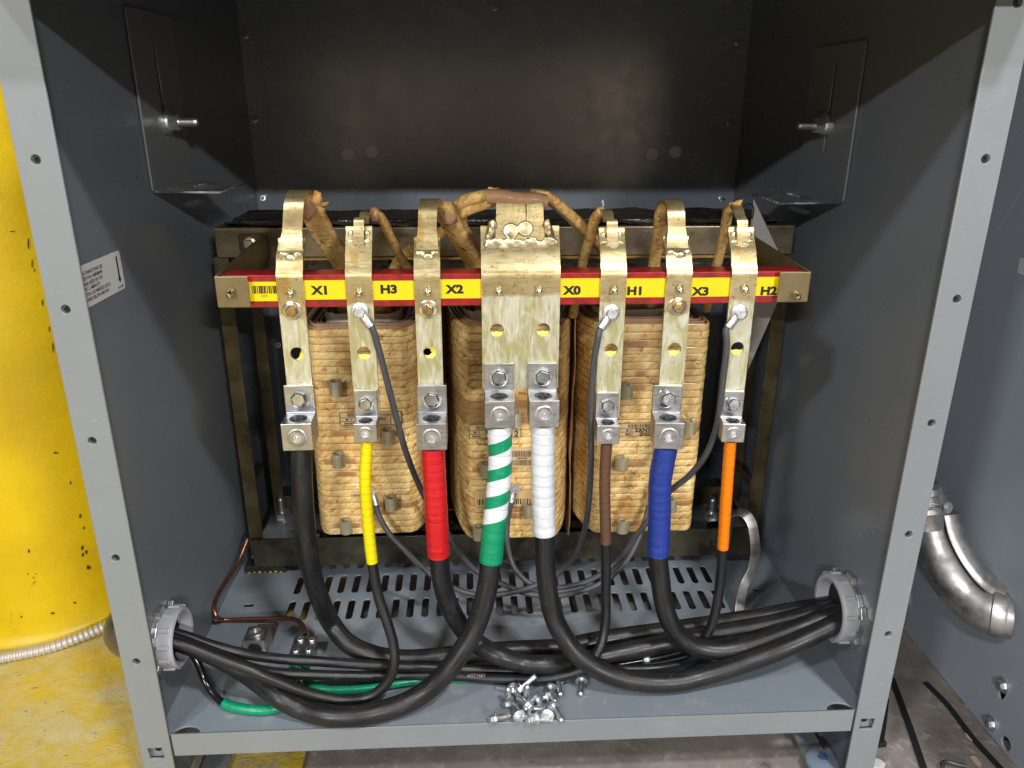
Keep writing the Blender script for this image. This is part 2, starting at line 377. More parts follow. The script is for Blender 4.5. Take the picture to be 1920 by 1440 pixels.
M_cloth = mat('brown_cloth_wrap', (.36, .19, .10), .5, 0, .4, .1, build=lambda t, p: (setc(t, p, mix(t, noi(t, coords(t, 'World'), 90, 4), (.26, .13, .07), (.46, .26, .14))), bump(t, p, noi(t, coords(t, 'World'), 260, 4, .6, 1), .5, .001)))
def paperm(t, p):
    v = coords(t, 'World'); n = noi(t, v, 18, 4); setc(t, p, mix(t, n, (.30, .17, .085), (.52, .33, .20))); bump(t, p, n, .25, .004)
M_paper = mat('brown_insulation_paper', (.45, .27, .15), .42, 0, .5, .2, build=paperm)
M_white_paper = mat('white_insulation_paper', (.6, .52, .42), .6, build=lambda t, p: setc(t, p, mix(t, noi(t, coords(t, 'World'), 60, 4), (.42, .33, .24), (.72, .66, .57))))
def cable(t, p, col=(.009, .009, .010), sc=(.05, .05, .052), fine=False):
    v = coords(t, 'World'); n = noi(t, coords(t, 'UV', (10, 30, 1)), 1, 6, .7, .4); n2 = noi(t, v, 240, 4, .6)
    c = mix(t, math_(t, 'MULTIPLY', ramp(t, n, [(.50, 0.), (.75, 1.)]), .5), col, sc)
    scr = ramp(t, noi(t, coords(t, 'UV', (5, 420, 1), (0, 0, .12)), 1., 3, .6), [(.68, 0.), (.73, 1.)]); c = mix(t, math_(t, 'MULTIPLY', scr, .5), c, (.22, .22, .22))
    scr2 = ramp(t, noi(t, coords(t, 'UV', (26, 22, 1)), 1., 5, .7, .6), [(.64, 0.), (.70, 1.)]); c = mix(t, math_(t, 'MULTIPLY', scr2, .35), c, (.20, .20, .20))
    setc(t, p, c); setr(t, p, ramp(t, n, [(.35, .30), (.7, .55)])); bump(t, p, math_(t, 'ADD', n, math_(t, 'MULTIPLY', n2, .35)), .25, .0008)
M_cable = mat('black_cable_jacket', (.015, .015, .015), .35, 0, .5, build=cable)
M_rubber = mat('grey_rubber_lead', (.05, .05, .052), .5, 0, .4, build=lambda t, p: cable(t, p, (.058, .060, .066), (.22, .22, .23)))
M_thin = mat('glossy_black_wire', (.01, .01, .01), .18, 0, .6, build=lambda t, p: bump(t, p, noi(t, coords(t, 'World'), 90, 2), .1, .001))
def tape(name, col, pitch=.0085, stripe=None, lean=.35):
    def b(t, p):
        c = N(t, 'ShaderNodeTexCoord'); s = N(t, 'ShaderNodeSeparateXYZ'); t.links.new(c.outputs['UV'], s.inputs[0])
        tri = math_(t, 'ABSOLUTE', math_(t, 'SUBTRACT', math_(t, 'FRACT', s.outputs['X']), .5))
        jit = math_(t, 'MULTIPLY', noi(t, coords(t, 'UV', (0, 60, 1)), 1, 1), .55)
        ph = math_(t, 'ADD', math_(t, 'ADD', math_(t, 'DIVIDE', s.outputs['Y'], pitch), math_(t, 'MULTIPLY', tri, lean)), jit)
        fr = math_(t, 'FRACT', ph); n = noi(t, coords(t, 'World'), 160, 3)
        base = mix(t, n, tuple(x*.85 for x in col), tuple(min(1, x*1.08) for x in col))
        if stripe:
            ph2 = math_(t, 'ADD', math_(t, 'DIVIDE', s.outputs['Y'], stripe[1]), math_(t, 'MULTIPLY', s.outputs['X'], 1.0))
            k = ramp(t, math_(t, 'FRACT', math_(t, 'ADD', ph2, stripe[2])), [(.0, 0.), (.44, 0.), (.45, 1.), (.99, 1.), (1., 0.)])
            k = math_(t, 'MULTIPLY', k, math_(t, 'LESS_THAN', s.outputs['Y'], stripe[3]))
            base = mix(t, k, base, stripe[0])
        edge = ramp(t, fr, [(.0, 1.), (.06, 0.), (1., 0.)])
        setc(t, p, mix(t, math_(t, 'MULTIPLY', edge, .6), base, tuple(x*.3 for x in col)))
        setr(t, p, ramp(t, n, [(.3, .26), (.7, .38)]))
        bump(t, p, math_(t, 'ADD', math_(t, 'POWER', math_(t, 'SUBTRACT', 1., fr), .6), math_(t, 'MULTIPLY', n, .25)), .8, .0009)
    return mat(name, col, .3, 0, .5, build=b)
M_tyel = tape('yellow_vinyl_tape', (.80, .66, .0), .0075)
M_tred = tape('red_vinyl_tape', (.62, .012, .018), .0088)
M_tblu = tape('blue_vinyl_tape', (.018, .045, .28), .0098)
M_twht = tape('white_vinyl_tape', (.70, .72, .76), .0105)
M_tbrn = tape('brown_vinyl_tape', (.125, .062, .036), .0095)
M_torg = tape('orange_vinyl_tape', (.90, .22, .0), .0080)
M_tgrn = tape('green_vinyl_tape', (.0, .26, .12), .0105)
M_tgw = tape('green_white_striped_tape', (.0, .26, .12), .0105, stripe=((.72, .74, .76), .0262, .30, .098))
M_black = mat('matt_black', (.008, .008, .008), .6)
M_hole_shade = mat('recess_shade_black', (.006, .006, .006), .8)  # near-black painted on solid discs for the shade inside holes
M_ink = mat('black_print', (.006, .006, .006), .5)
M_red = mat('red_varnished_bar', (.42, .012, .012), .3, 0, .5, .3, build=lambda t, p: (setc(t, p, mix(t, ramp(t, noi(t, coords(t, 'World', (1, 1, 1)), 110, 5), [(.35, 0.), (.65, 1.)]), (.17, .005, .007), (.36, .010, .012))), bump(t, p, noi(t, coords(t, 'World'), 200, 3), .2, .0006)))
M_yl = mat('yellow_sticker', (.88, .68, .0), .4, build=lambda t, p: setc(t, p, mix(t, ramp(t, noi(t, coords(t, 'World'), 90, 5), [(.62, 0.), (.75, 1.)]), (.76, .57, .002), (.50, .32, .01))))
M_cream = mat('aged_paper_label', (.58, .40, .2), .45, build=lambda t, p: setc(t, p, mix(t, noi(t, coords(t, 'World'), 90, 4), (.50, .32, .13), (.72, .53, .30))))
M_wlabel = mat('white_sticker', (.62, .62, .60), .45)
M_plastic = mat('pale_grey_plastic', (.38, .39, .42), .36, 0, .5, build=lambda t, p: bump(t, p, noi(t, coords(t, 'World'), 150, 3), .1, .0008))
def copperm(t, p):
    n = noi(t, coords(t, 'World'), 80, 4); setc(t, p, mix(t, n, (.20, .085, .05), (.48, .20, .11)))
M_copper = mat('tarnished_copper', (.4, .17, .09), .32, .9, build=copperm)
M_grease = mat('black_joint_compound', (.012, .012, .012), .22, 0, .6, build=lambda t, p: bump(t, p, noi(t, coords(t, 'World'), 500, 3), .8, .002))
M_paste = mat('pale_yellow_varnish', (.70, .62, .12), .3)
def yfloor(t, p, base=(.62, .43, .01), chip=.575, conc=(.36, .33, .29)):
    v = coords(t, 'World'); n = noi(t, v, 14, 8, .68, .4); n2 = noi(t, v, 55, 8, .72, 1.0); n3 = noi(t, v, 4, 3)
    c = mix(t, ramp(t, noi(t, v, 9, 7, .65), [(.35, 0.), (.7, 1.)]), tuple(x*.80 for x in base), (base[0]*1.08, base[1]*1.10, base[2]*3+.03))
    c = mix(t, math_(t, 'MULTIPLY', ramp(t, n, [(.40, 0.), (.60, 1.)]), .75), c, (.56, .47, .24))
    c = mix(t, math_(t, 'MULTIPLY', ramp(t, noi(t, v, 6.5, 5, .6), [(.52, 0.), (.66, 1.)]), .7), c, (.55, .50, .38))
    c = mix(t, ramp(t, math_(t, 'ADD', math_(t, 'MULTIPLY', n2, .7), math_(t, 'MULTIPLY', n3, .3)), [(chip, 0.), (chip+.02, 1.)]), c, conc)
    c = mix(t, ramp(t, noi(t, coords(t, 'World', (1, 3, 3), (0, 0, .5)), 48, 6, .7), [(.655, 0.), (.675, 1.)]), c, (.16, .095, .05)); setc(t, p, c)
    setr(t, p, ramp(t, n, [(.3, .4), (.7, .7)])); bump(t, p, math_(t, 'ADD', n, n2), .6, .003)
M_armour = mat('dusty_armour', (.50, .46, .40), .45, .35)
M_yfloor = mat('worn_yellow_floor_paint', (.7, .5, .02), .5, build=yfloor)
def ycol(t, p):
    v = coords(t, 'World'); n = noi(t, v, 10, 6, .6)
    c = mix(t, ramp(t, n, [(.35, 0.), (.7, 1.)]), (.53, .35, .0), (.66, .455, .0))
    g = N(t, 'ShaderNodeNewGeometry'); s = N(t, 'ShaderNodeSeparateXYZ'); t.links.new(g.outputs['Position'], s.inputs[0])
    lowm = ramp(t, math_(t, 'ADD', math_(t, 'MULTIPLY', s.outputs['Z'], 2.2), .3), [(.05, 1.), (.9, .0)])
    ch = ramp(t, noi(t, coords(t, 'World', (1, 1, .8)), 62, 5, .6, .5), [(.74, 0.), (.75, 1.)]); ch2 = ramp(t, noi(t, coords(t, 'World', (3, 3, .5)), 26, 4, .6), [(.715, 0.), (.725, 1.)])
    c = mix(t, math_(t, 'MAXIMUM', math_(t, 'MULTIPLY', ch, lowm), math_(t, 'MULTIPLY', ch2, .8)), c, (.09, .05, .03))
    sc = ramp(t, noi(t, coords(t, 'World', (25, 25, 5), (.4, .1, 0)), 6, 4, .6), [(.68, 0.), (.71, 1.)]); c = mix(t, math_(t, 'MULTIPLY', sc, .35), c, (.35, .24, .02))
    setc(t, p, c); bump(t, p, noi(t, v, 30, 6, .65), .3, .004)
M_ycol = mat('yellow_column_paint', (.8, .6, 0), .42, build=ycol)
def conc(t, p):
    v = coords(t, 'World'); n = noi(t, v, 9, 8, .7, .3); n2 = noi(t, v, 70, 6, .65, .6)
    c = mix(t, ramp(t, n, [(.3, 0.), (.7, 1.)]), (.16, .135, .115), (.34, .30, .27))
    c = mix(t, ramp(t, n2, [(.55, 0.), (.72, .8)]), c, (.44, .41, .38))
    def scratch(rot, th):
        return ramp(t, noi(t, coords2(t, 'World', (0, 0, rot), (16, 420, 1)), 1, 3, .6, .15), [(th, 0.), (th+.03, 1.)])
    s = math_(t, 'MAXIMUM', scratch(.5, .70), math_(t, 'MAXIMUM', scratch(1.35, .71), scratch(-.6, .71)))
    c = mix(t, math_(t, 'MULTIPLY', s, .55), c, (.55, .52, .48))
    c = mix(t, math_(t, 'MULTIPLY', ramp(t, noi(t, v, 25, 5, .6), [(.64, 0.), (.72, 1.)]), .7), c, (.07, .05, .04)); setc(t, p, c)
    setr(t, p, ramp(t, n2, [(.35, .22), (.7, .5)])); bump(t, p, n2, .3, .0015)
M_conc = mat('scratched_concrete', (.3, .27, .25), .4, build=conc)
M_cast = metal('cast_aluminium', (.66, .64, .62), .42, (1, 1, 1), 50, .25, .25, (.30, .27, .25), .5)
M_darkal = metal('dark_conduit_steel', (.24, .23, .23), .4, (1, 1, 1), 60, .2)
M_wood = mat('brown_board', (.22, .13, .05), .7)

# ------------------------------------------------------------------ ground
ZF = -.10
bm = B(); box(bm, (-6, -8, ZF-.02), (6, 6, ZF)); tag(mk('floor', bm, M_conc), kind='structure')
bm = B(); g = [(-6, -3), (-.222, -3), (-.226, .05), (-.23, 1.2), (-.23, 3), (-6, 3)]
prism(bm, [(x, y, ZF+.001) for x, y in g], (0, 0, .003)); tag(mk('painted_floor', bm, M_yfloor), kind='structure')

# ------------------------------------------------------------------ enclosure
W, D, HT = .342, .548, .80
enc = empty('electrical_enclosure', (0, 0, ZF), 'open grey sheet metal cabinet that holds the transformer and its cables', 'enclosure')
pan_slots = []
for (y0, y1) in ((.1675, .2055), (.219, .257), (.271, .309), (.323, .361), (.375, .413)):
    for i in range(30): pan_slots.append(slot(-.2588+.01755*i, y0, y1, .0082))
pan_slots += [rect(-.3155, .1965, -.3045, .2025), rect(.2985, .1985, .3095, .2045)]
# front corners: bites cut in the sheet's outline
def bite(cx_, r, n=12): return [(cx_+r*math.cos(a), .0015+r*math.sin(a)*.75) for a in [PI*(1-k/n) for k in range(n+1)]]
outer = [(-W, .0015)] + bite(-.316, .0125) + bite(.3165, .0135) + [(W, .0015), (W, D), (-W, D)]
plate('floor_pan', outer, pan_slots, .002, (0, 0, -.001), (1, 0, 0), (0, 1, 0), M_pan, enc)
plate('front_lip', rect(-.3297, -.0255, .3297, .0004), [], .002, (0, .001, 0), (1, 0, 0), (0, 0, 1), M_frame, enc, .0005)
lz = [.5219+.1088, .5219, .413, .3043, .1952, .087]
for s, zz in ((-1, lz), (1, [.628, .522, .4143, .307, .1992, .0914])):
    a, b = (-.360, -.3305) if s < 0 else (.3305, .360)
    zq = -.0197 if s < 0 else -.0156; xq = -.3454 if s < 0 else .3435
    st = plate('front_strip', rect(a, ZF, b, HT), [disc(s*.3465, z, .0033) for z in zz]+[rect(xq-.0068, zq-.0065, xq+.0068, zq+.0065)], .003, (0, -.0005, 0), (1, 0, 0), (0, 0, 1), M_frame, enc, .0007)
    plate('recessed_tab', rect(xq-.009, zq-.009, xq+.009, zq+.009), [disc(xq, zq, .003)], .0012, (0, .0042, 0), (1, 0, 0), (0, 0, 1), M_frame, enc, .0003)
    for z in zz:
        bm = B(); lathe(bm, [(0, .0031), (.004, .0031)], (s*.3465, .0015, z), (0, 1, 0), 16); mk('screw_hole_shade', bm, M_hole_shade, enc)  # solid black plug for the dark inside the hole
        bm = B(); lathe(bm, [(.0, .0033), (.0030, .0031), (.0030, .0024), (0.0006, .0029)], (s*.3465, -.0018, z-.0005), (0, 1, 0), 16, cap=False); mk('threaded_insert', bm, M_galv, enc, smooth=True)
    bm = B(); lathe(bm, [(0, .0029), (.003, .0029)], (xq, .0049, zq), (0, 1, 0), 16); mk('screw_hole_shade', bm, M_hole_shade, enc)  # black plug behind the tab, shade painted as colour
    bm = B(); box(bm, (s*W, .0062, ZF), (s*.3595, D+.004, HT)) if s > 0 else box(bm, (-.3595, .0062, ZF), (-W, D+.004, HT))
    mk('side_panel', bm, M_wall, enc)
    # base foot plate behind the strip
    bm = B()
    if s < 0: box(bm, (-.3295, .003, ZF+.005), (-.303, .075, ZF+.009))
    else: box(bm, (.306, .003, ZF+.005), (.3295, .075, ZF+.009))
    mk('base_foot', bm, M_frame, enc, bevel=.0005)
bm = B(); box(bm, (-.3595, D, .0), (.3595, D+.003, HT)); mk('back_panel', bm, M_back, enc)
for s in (-1, 1):
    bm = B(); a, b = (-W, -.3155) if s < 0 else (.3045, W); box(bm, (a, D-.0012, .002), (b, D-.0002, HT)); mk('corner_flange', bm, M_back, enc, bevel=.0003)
bm = B(); box(bm, (-.3595, -.05, .6415), (.3595, -.002, .80)); box(bm, (-.3595, -.002, .795), (.3595, D, .799)); mk('roof', bm, M_frame, enc)
# screws of the back panel and its blanked knockouts
for (x, z) in ((-.3348, .6414), (-.3338, .5367), (-.334, .4324), (-.0047, .6772), (.325, .6365), (.3243, .5329), (.3229, .4298), (-.334, .325), (-.334, .215), (.323, .32)):
    bm = B(); lathe(bm, [(0, .0042), (.0012, .0040), (.0013, .0026), (.009, .0024), (.011, .0010)], (x, D-.0013, z), (.15, -1, .25), 12); mk('panel_screw', bm, M_galv, enc, smooth=True)
for (x, z) in ((-.2103, .4918), (-.1776, .4947), (.2176, .4917), (.2511, .4947)):
    bm = B(); lathe(bm, [(0, .0085), (.0007, .0085)], (x, D, z), (0, -1, 0), 24); mk('knockout_disc', bm, mat('knockout_blank', (.75, .75, .78), .5), enc)
M_brk = mat('bracket_steel', (.22, .235, .25), .3, .3)
for s, (yf, yb, zb, zt, wd) in ((-1, (.178, .290, .482, .640, .063)), (1, (.201, .322, .467, .618, .066))):
    x0 = s*(W-.0008)
    sl = [((yf+yb)/2-.004, zb+.045), ((yf+yb)/2+.002, zb+.045), ((yf+yb)/2+.002, zb+.13), ((yf+yb)/2-.004, zb+.13)]
    br = plate('mounting_bracket', rrect(yf, zb-.002, yb, zt, .004), [sl], .0022, (x0-s*.0012, 0, 0), (0, 1, 0), (0, 0, 1), M_brk, enc, .0005)
    tag(br, 'left L-shaped bracket on the cabinet side wall' if s < 0 else 'right L-shaped bracket on the cabinet side wall')
    hs = plate('shelf_flange', [(0, yf+.003), (-s*wd, yf-.004), (-s*wd, yb-.04), (0, yb)], [[(-s*.022, yf+.02), (-s*.028, yf+.02), (-s*.028, yb-.04), (-s*.022, yb-.04)]], .002, (x0-s*.002, 0, zb-.002), (1, 0, 0), (0, 1, 0), mat('flange_paint', (.30, .31, .32), .3, 0, .6, build=lambda t, p: setc(t, p, mix(t, ramp(t, noi(t, coords(t, 'World', (1, 6, 1)), 30, 4), [(.45, 0.), (.6, 1.)]), (.10, .10, .105), (.42, .43, .44)))), enc)
    yc = .2361 if s < 0 else .265; zc = .5415 if s < 0 else .5386
    bm = B(); lathe(bm, [(0, .0125), (.002, .0125), (.002, .010), (.004, .0095)], (x0-s*.0024, yc, zc), (-s, 0, 0), 24); mk('washer', bm, M_galv, enc, smooth=True)
    bm = B(); lathe(bm, [(0, .0088), (.0075, .0088), (.0085, .0076)], (x0-s*.0065, yc, zc), (-s, 0, 0), 6); mk('hex_nut', bm, M_galv, enc)
    bm = B(); lathe(bm, [(0, .0046)]+[(.0005+.0012*k, .0046-.0005*(k % 2)) for k in range(16)]+[(.0205, .0036)], (x0-s*.012, yc, zc), (-s, 0, 0), 16); mk('threaded_stud', bm, M_galv, enc, smooth=True, angle=60)
# rating label on the left wall, arrow label on the right
def lab(y, z): return (-W+.0004, y, z)
stk = plate('wire_rating_label', rrect(.005, .408, .092, .441, .003), [], .0004, (-W+.0003, 0, 0), (0, 1, 0), (0, 0, 1), M_wlabel, enc, .00005)
tx = ['FOR FIELD CONNECTIONS USE', 'WIRE RATED FOR A MINIMUM', 'OF 90\u00b0 C AND SIZED ON THE', 'BASIS OF 75\u00b0 C AMPACITY', 'CONNECTOR LUGS MARKED AL9CU.', 'RUN ALL WIRES BELOW ARROWS']
for i, s_ in enumerate(tx):
    text('label_print', s_, .0041, (-W+.0006, .0075, .4345-.0042*i), (0, 1, 0), (0, 0, 1), M_ink, stk, .006, .00005, 'LEFT', .85)
bm = B(); prism(bm, [(-W+.0006, y, z) for y, z in ((.0825, .437), (.0850, .437), (.0850, .4185), (.0868, .4185), (.0838, .4145), (.0808, .4185), (.0825, .4185))], (.0001, 0, 0)); mk('arrow_print', bm, M_ink, stk)
text('label_print', 'PA-114-0045', .0026, (-W+.0006, .0835, .4110), (0, 1, 0), (0, 0, 1), M_ink, stk, .0, .00005, 'CENTER', .8)

# ------------------------------------------------------------------ transformer core and frame
tr = empty('transformer_core', (0, .3, 0), 'olive brown varnished steel clamping frame with black core, bolted to the cabinet floor', 'transformer core')
def beam_c(name, x0, x1, yf, yb, z0, z1, t=.003, flip=False):
    bm = B(); prof = [(yf, z0), (yf, z1), (yb, z1), (yb, z1-t), (yf+t, z1-t), (yf+t, z0)]
    prism(bm, [(x0, y, z) for y, z in prof], (x1-x0, 0, 0)); return mk(name, bm, M_olive, tr, bevel=.0012)
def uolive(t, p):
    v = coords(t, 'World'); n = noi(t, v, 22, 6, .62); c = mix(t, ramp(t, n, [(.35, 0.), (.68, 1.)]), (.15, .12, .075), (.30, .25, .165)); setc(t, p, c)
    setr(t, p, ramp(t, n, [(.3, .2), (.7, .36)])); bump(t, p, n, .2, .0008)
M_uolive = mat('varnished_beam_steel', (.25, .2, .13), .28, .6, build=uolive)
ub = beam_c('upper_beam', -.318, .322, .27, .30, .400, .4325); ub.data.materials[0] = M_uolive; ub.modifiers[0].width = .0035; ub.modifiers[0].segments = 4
bm = B(); box(bm, (-.255, .2685, .3965), (.275, .2725, .3996)); mk('varnish_run', bm, mat('amber_varnish', (.42, .24, .05), .2), tr, bevel=.001)
beam_c('upper_rear_beam', -.318, .322, .375, .405, .400, .4325)
o = plate('lower_beam', rect(-.318, .011, .322, .0505), [disc(-.300, .026, .0028), disc(.262, .03, .002)], .003, (0, .264, 0), (1, 0, 0), (0, 0, 1), M_olived, tr, .0006)
bm = B(); box(bm, (-.318, .2657, .011), (.322, .29, .014)); box(bm, (-.318, .375, .011), (.322, .378, .05)); mk('lower_rear_beam', bm, M_olive, tr, bevel=.0004)
for x in (-.3245, .310):
    bm = B(); box(bm, (x, .276, .0145), (x+.0165, .279, .3995)); mk('front_post', bm, M_olive, tr, bevel=.0005)
    bm = B(); box(bm, (x+.008, .368, .03), (x+.0225, .371, .3995)); mk('rear_post', bm, M_olive, tr, bevel=.0005)
    for z_ in (.10, .37): bm = B(); box(bm, (x-.001, .2795, z_), (x+.0008, .3675, z_+.008)); mk('post_tie', bm, M_olive, tr)
# black varnished core: legs through the coils and the yokes
bm = B()
for x in (-.16, .003, .1425): box(bm, (x-.026, .285, .052), (x+.026, .372, .399))
mk('core_leg', bm, M_core, tr)
bm = B(); box(bm, (-.30, .3003, .375), (.305, .3747, .4365)); mk('core_yoke', bm, M_core, tr, bevel=.003)
bm = B(); box(bm, (-.232, .2955, .026), (.222, .3747, .070)); mk('core_base_yoke', bm, M_core, tr, bevel=.003)
bm = B()
nx, ny = 90, 16; gv = [[None]*(ny+1) for _ in range(nx+1)]
for i in range(nx+1):
    for j in range(ny+1):
        x = -.312+.624*i/nx; y = .272+.128*j/ny
        gv[i][j] = bm.verts.new((x, y, .4345+.0035*noise.noise(Vector((x*22, y*40, 1)))+.002*noise.noise(Vector((x*70, y*90, 3)))))
for i in range(nx):
    for j in range(ny): bm.faces.new((gv[i][j], gv[i+1][j], gv[i+1][j+1], gv[i][j+1]))
M_top = mat('dusty_core_top', (.07, .06, .05), .25, .3, build=lambda t, p: (setc(t, p, mix(t, ramp(t, noi(t, coords(t, 'World', (1, 3, 1)), 26, 6, .65, 1.), [(.42, 0.), (.62, 1.)]), (.02, .017, .014), (.17, .145, .115))), bump(t, p, noi(t, coords(t, 'World'), 40, 5), .4, .002)))
mk('yoke_cover', bm, M_top, tr, smooth=True, angle=80)
M_foot = paint('stained_foot_plate', (.17, .175, .18), .3, .9, (.05, .035, .025))
for s, sx0, y in ((-1, -.305, .363), (1, .283, .335)):
    c = Vector((sx0, y, 0))
    xo = -.322 if s < 0 else .205; xi = -.225 if s < 0 else .322
    hx = aZ(585, 1010, .02) if s < 0 else aZ(1345, 992, .02)
    plate('mounting_foot', rect(xo, .2665, xi, .3745), [[(hx.x+.014*math.cos(a), hx.y+.017*math.sin(a)) for a in [2*PI*k/20 for k in range(20)]]], .003, (0, 0, .0225), (1, 0, 0), (0, 1, 0), M_foot, tr)
    bm = B(); lathe(bm, [(0, .0048)]+[(.001+.0012*k, .0048-.0005*(k % 2)) for k in range(24)]+[(.031, .0038)], (sx0, y, .024), (0, 0, 1), 16); mk('anchor_stud', bm, M_galv, tr, smooth=True, angle=60)
    bm = B(); lathe(bm, [(0, .0125), (.002, .0125)], (sx0, y, .0241), (0, 0, 1), 24); mk('washer', bm, M_galv, tr)
    bm = B(); lathe(bm, [(0, .0098), (.007, .0098), (.008, .008)], (sx0, y, .0261), (0, 0, 1), 6); mk('hex_nut', bm, M_galv, tr)
# bracket plates that carry the terminal bar, with bolted tabs
for s in (-1, 1):
    xs = -.2610 if s < 0 else .2630; t = .0022
    pr = [(.089, .3905), (.089, .4185), (.2645, .4275), (.2645, .392)]
    bm = B(); prism(bm, [(xs, y, z) for y, z in pr], (t*s, 0, 0)); mk('side_bracket', bm, M_tab, tr, bevel=.0003)
    bm = B(); x0 = xs+s*t; x1 = xs-s*.0265
    box(bm, (min(x0, x1), .0868, .3905), (max(x0, x1), .0889, .4185)); mk('corner_tab', bm, M_tab, tr, bevel=.0009)
    bm = B(); x1 = xs+s*.030; box(bm, (min(xs, x1), .2650, .398), (max(xs, x1), .2675, .4265)); mk('fixing_tab', bm, M_olive, tr, bevel=.0006)
    pc = (xs+s*.018, .265, .4165)
    bm = B(); lathe(bm, [(0, .0070), (.001, .0070)], pc, (0, -1, 0), 20); lathe(bm, [(.001, .0052), (.005, .0052), (.0056, .0044)], pc, (0, -1, 0), 6); mk('fixing_bolt', bm, M_stud, tr)
    pc = aY(435, 546, .0866) if s < 0 else aY(1490, 550, .0866)
    bm = B(); lathe(bm, [(0, .0031), (.006, .0033), (.009, .0022), (.0092, .0012), (.007, .0010)], pc, (.12*s, -1, -.25), 14); mk('rivet_stud', bm, M_stud, tr, smooth=True)
for (x, y) in ((-.306, .272), (.30, .272)):
    bm = B(); box(bm, (x-.026, y-.007, .0006), (x+.026, y+.022, .0106)); o = mk('isolation_pad', bm, mat('black_ribbed_rubber', (.02, .02, .022), .6, build=lambda t, p: bump(t, p, noi(t, coords(t, 'World', (6, 1, 1)), 90, 2), .6, .002)), tr, bevel=.001)
    bm = B()
    for k in range(7): box(bm, (x-.022+k*.0066, y-.0074, .0012+.0006*(k % 2)), (x-.019+k*.0066, y-.0068, .0022+.0006*(k % 3)))
    if x < 0: mk('yellow_marking', bm, M_yl, o)

# ------------------------------------------------------------------ coils
def rr_perim(xc, hw, yf, yb, rl, rr_, rb, el=1.25, er=1.25):
    """outline of the coil from above, front face first; returns (point, normal, s)"""
    pts = []
    def line(p, q, n):
        L = (Vector(q)-Vector(p)).length; k = max(1, int(L/.006))
        for i in range(k): pts.append((Vector(p).lerp(Vector(q), i/k), Vector(n)))
    def arc(c, r, a0, a1, k=12, ey=1.0):
        for i in range(k):
            a = a0+(a1-a0)*i/k; q = 1.18 if ey > 3 else 1.0
            cc = math.copysign(abs(math.cos(a))**q, math.cos(a)); ss = math.copysign(abs(math.sin(a))**q, math.sin(a)); pts.append((Vector((c[0]+r*cc, c[1]+r*ey*ss)), Vector((math.cos(a)*ey, math.sin(a))).normalized()))
    x0, x1 = xc-hw, xc+hw
    line((x0+rl, yf), (x1-rr_, yf), (0, -1)); arc((x1-rr_, yf+rr_*er), rr_, -PI/2, 0, 12+int(6*er), ey=er)
    line((x1, yf+rr_*er), (x1, yb-rb), (1, 0)); arc((x1-rb, yb-rb), rb, 0, PI/2)
    line((x1-rb, yb), (x0+rb, yb), (0, 1)); arc((x0+rb, yb-rb), rb, PI/2, PI)
    line((x0, yb-rb), (x0, yf+rl*el), (-1, 0)); arc((x0+rl, yf+rl*el), rl, PI, 1.5*PI, 12+int(6*el), ey=el)
    s = 0; res = []
    for i, (p, n) in enumerate(pts):
        if i: s += (p-pts[i-1][0]).length
        res.append((p, n, s))
    return res, s+(pts[0][0]-pts[-1][0]).length
def make_coil(root, xc, hw, yf, yb, rl, rr_, z0, z1, n, seed, patches, el, er):
    P, L = rr_perim(xc, hw, yf, yb, rl, rr_, .025, el, er); m = len(P); bm = B(); uvl = bm.loops.layers.uv.verify()
    pl = bm.verts.layers.float.new('patch'); rows = []; prof = ((0.012, -.0024), (.060, -.0001), (.20, .0003), (.86, .0003), (.960, 0), (.990, -.0024))
    dz = (z1-z0)/n
    for k in range(n):
        for (f, o) in prof:
            row = []
            for (p, nr, s) in P:
                wz = .0007*noise.noise(Vector((s*9, (k+(f > .5))*5.3+seed, 0)))
                wo = .0007*noise.noise(Vector((s*14, k*3.7+seed, 5)))+.0004*noise.noise(Vector((s*120, k*2+f*3, seed)))
                v = bm.verts.new((p.x+nr.x*(o+wo), p.y+nr.y*(o+wo), z0+(k+f)*dz+wz))
                if .1 < f < .9:
                    for (px0, px1, kk) in patches:
                        if k == kk and nr.y < -.5 and px0 <= p.x <= px1: v[pl] = 1
                row.append(v)
            rows.append((row, k+f*.9))
    for r in range(len(rows)-1):
        a, va = rows[r]; b, vb = rows[r+1]; kk = r//6
        for i in range(m):
            j = (i+1) % m; f = bm.faces.new((a[i], a[j], b[j], b[i])); s0 = P[i][2]; s1 = P[j][2] if j else L
            for lp, uv in zip(f.loops, ((s0, va*dz), (s1, va*dz), (s1, vb*dz), (s0, vb*dz))): lp[uvl].uv = (uv[0]+kk*.137, uv[1])
    f = bm.faces.new([v for v in rows[0][0]][::-1])
    return mk('winding', bm, M_coil, root, smooth=True, angle=60), dz
def ring_sheet(bm, xc, hw, yf, yb, r, z0, z1, t=.0012, seed=0, amp=.002, r2=None, el=1.25, er=1.25):
    P, L = rr_perim(xc, hw, yf, yb, r, r2 or r, max(.006, min(.025, r)), el, er); m = len(P)
    R = [[], [], [], []]
    for (p, nr, s) in P:
        dz_ = amp*noise.noise(Vector((s*12, seed, 0)))
        for k, (o, z) in enumerate(((0, z0), (0, z1+dz_), (-t, z1+dz_), (-t, z0))): R[k].append(bm.verts.new((p.x+nr.x*o, p.y+nr.y*o, z)))
    for k in range(3):
        for i in range(m): j = (i+1) % m; bm.faces.new((R[k][i], R[k][j], R[k+1][j], R[k+1][i]))
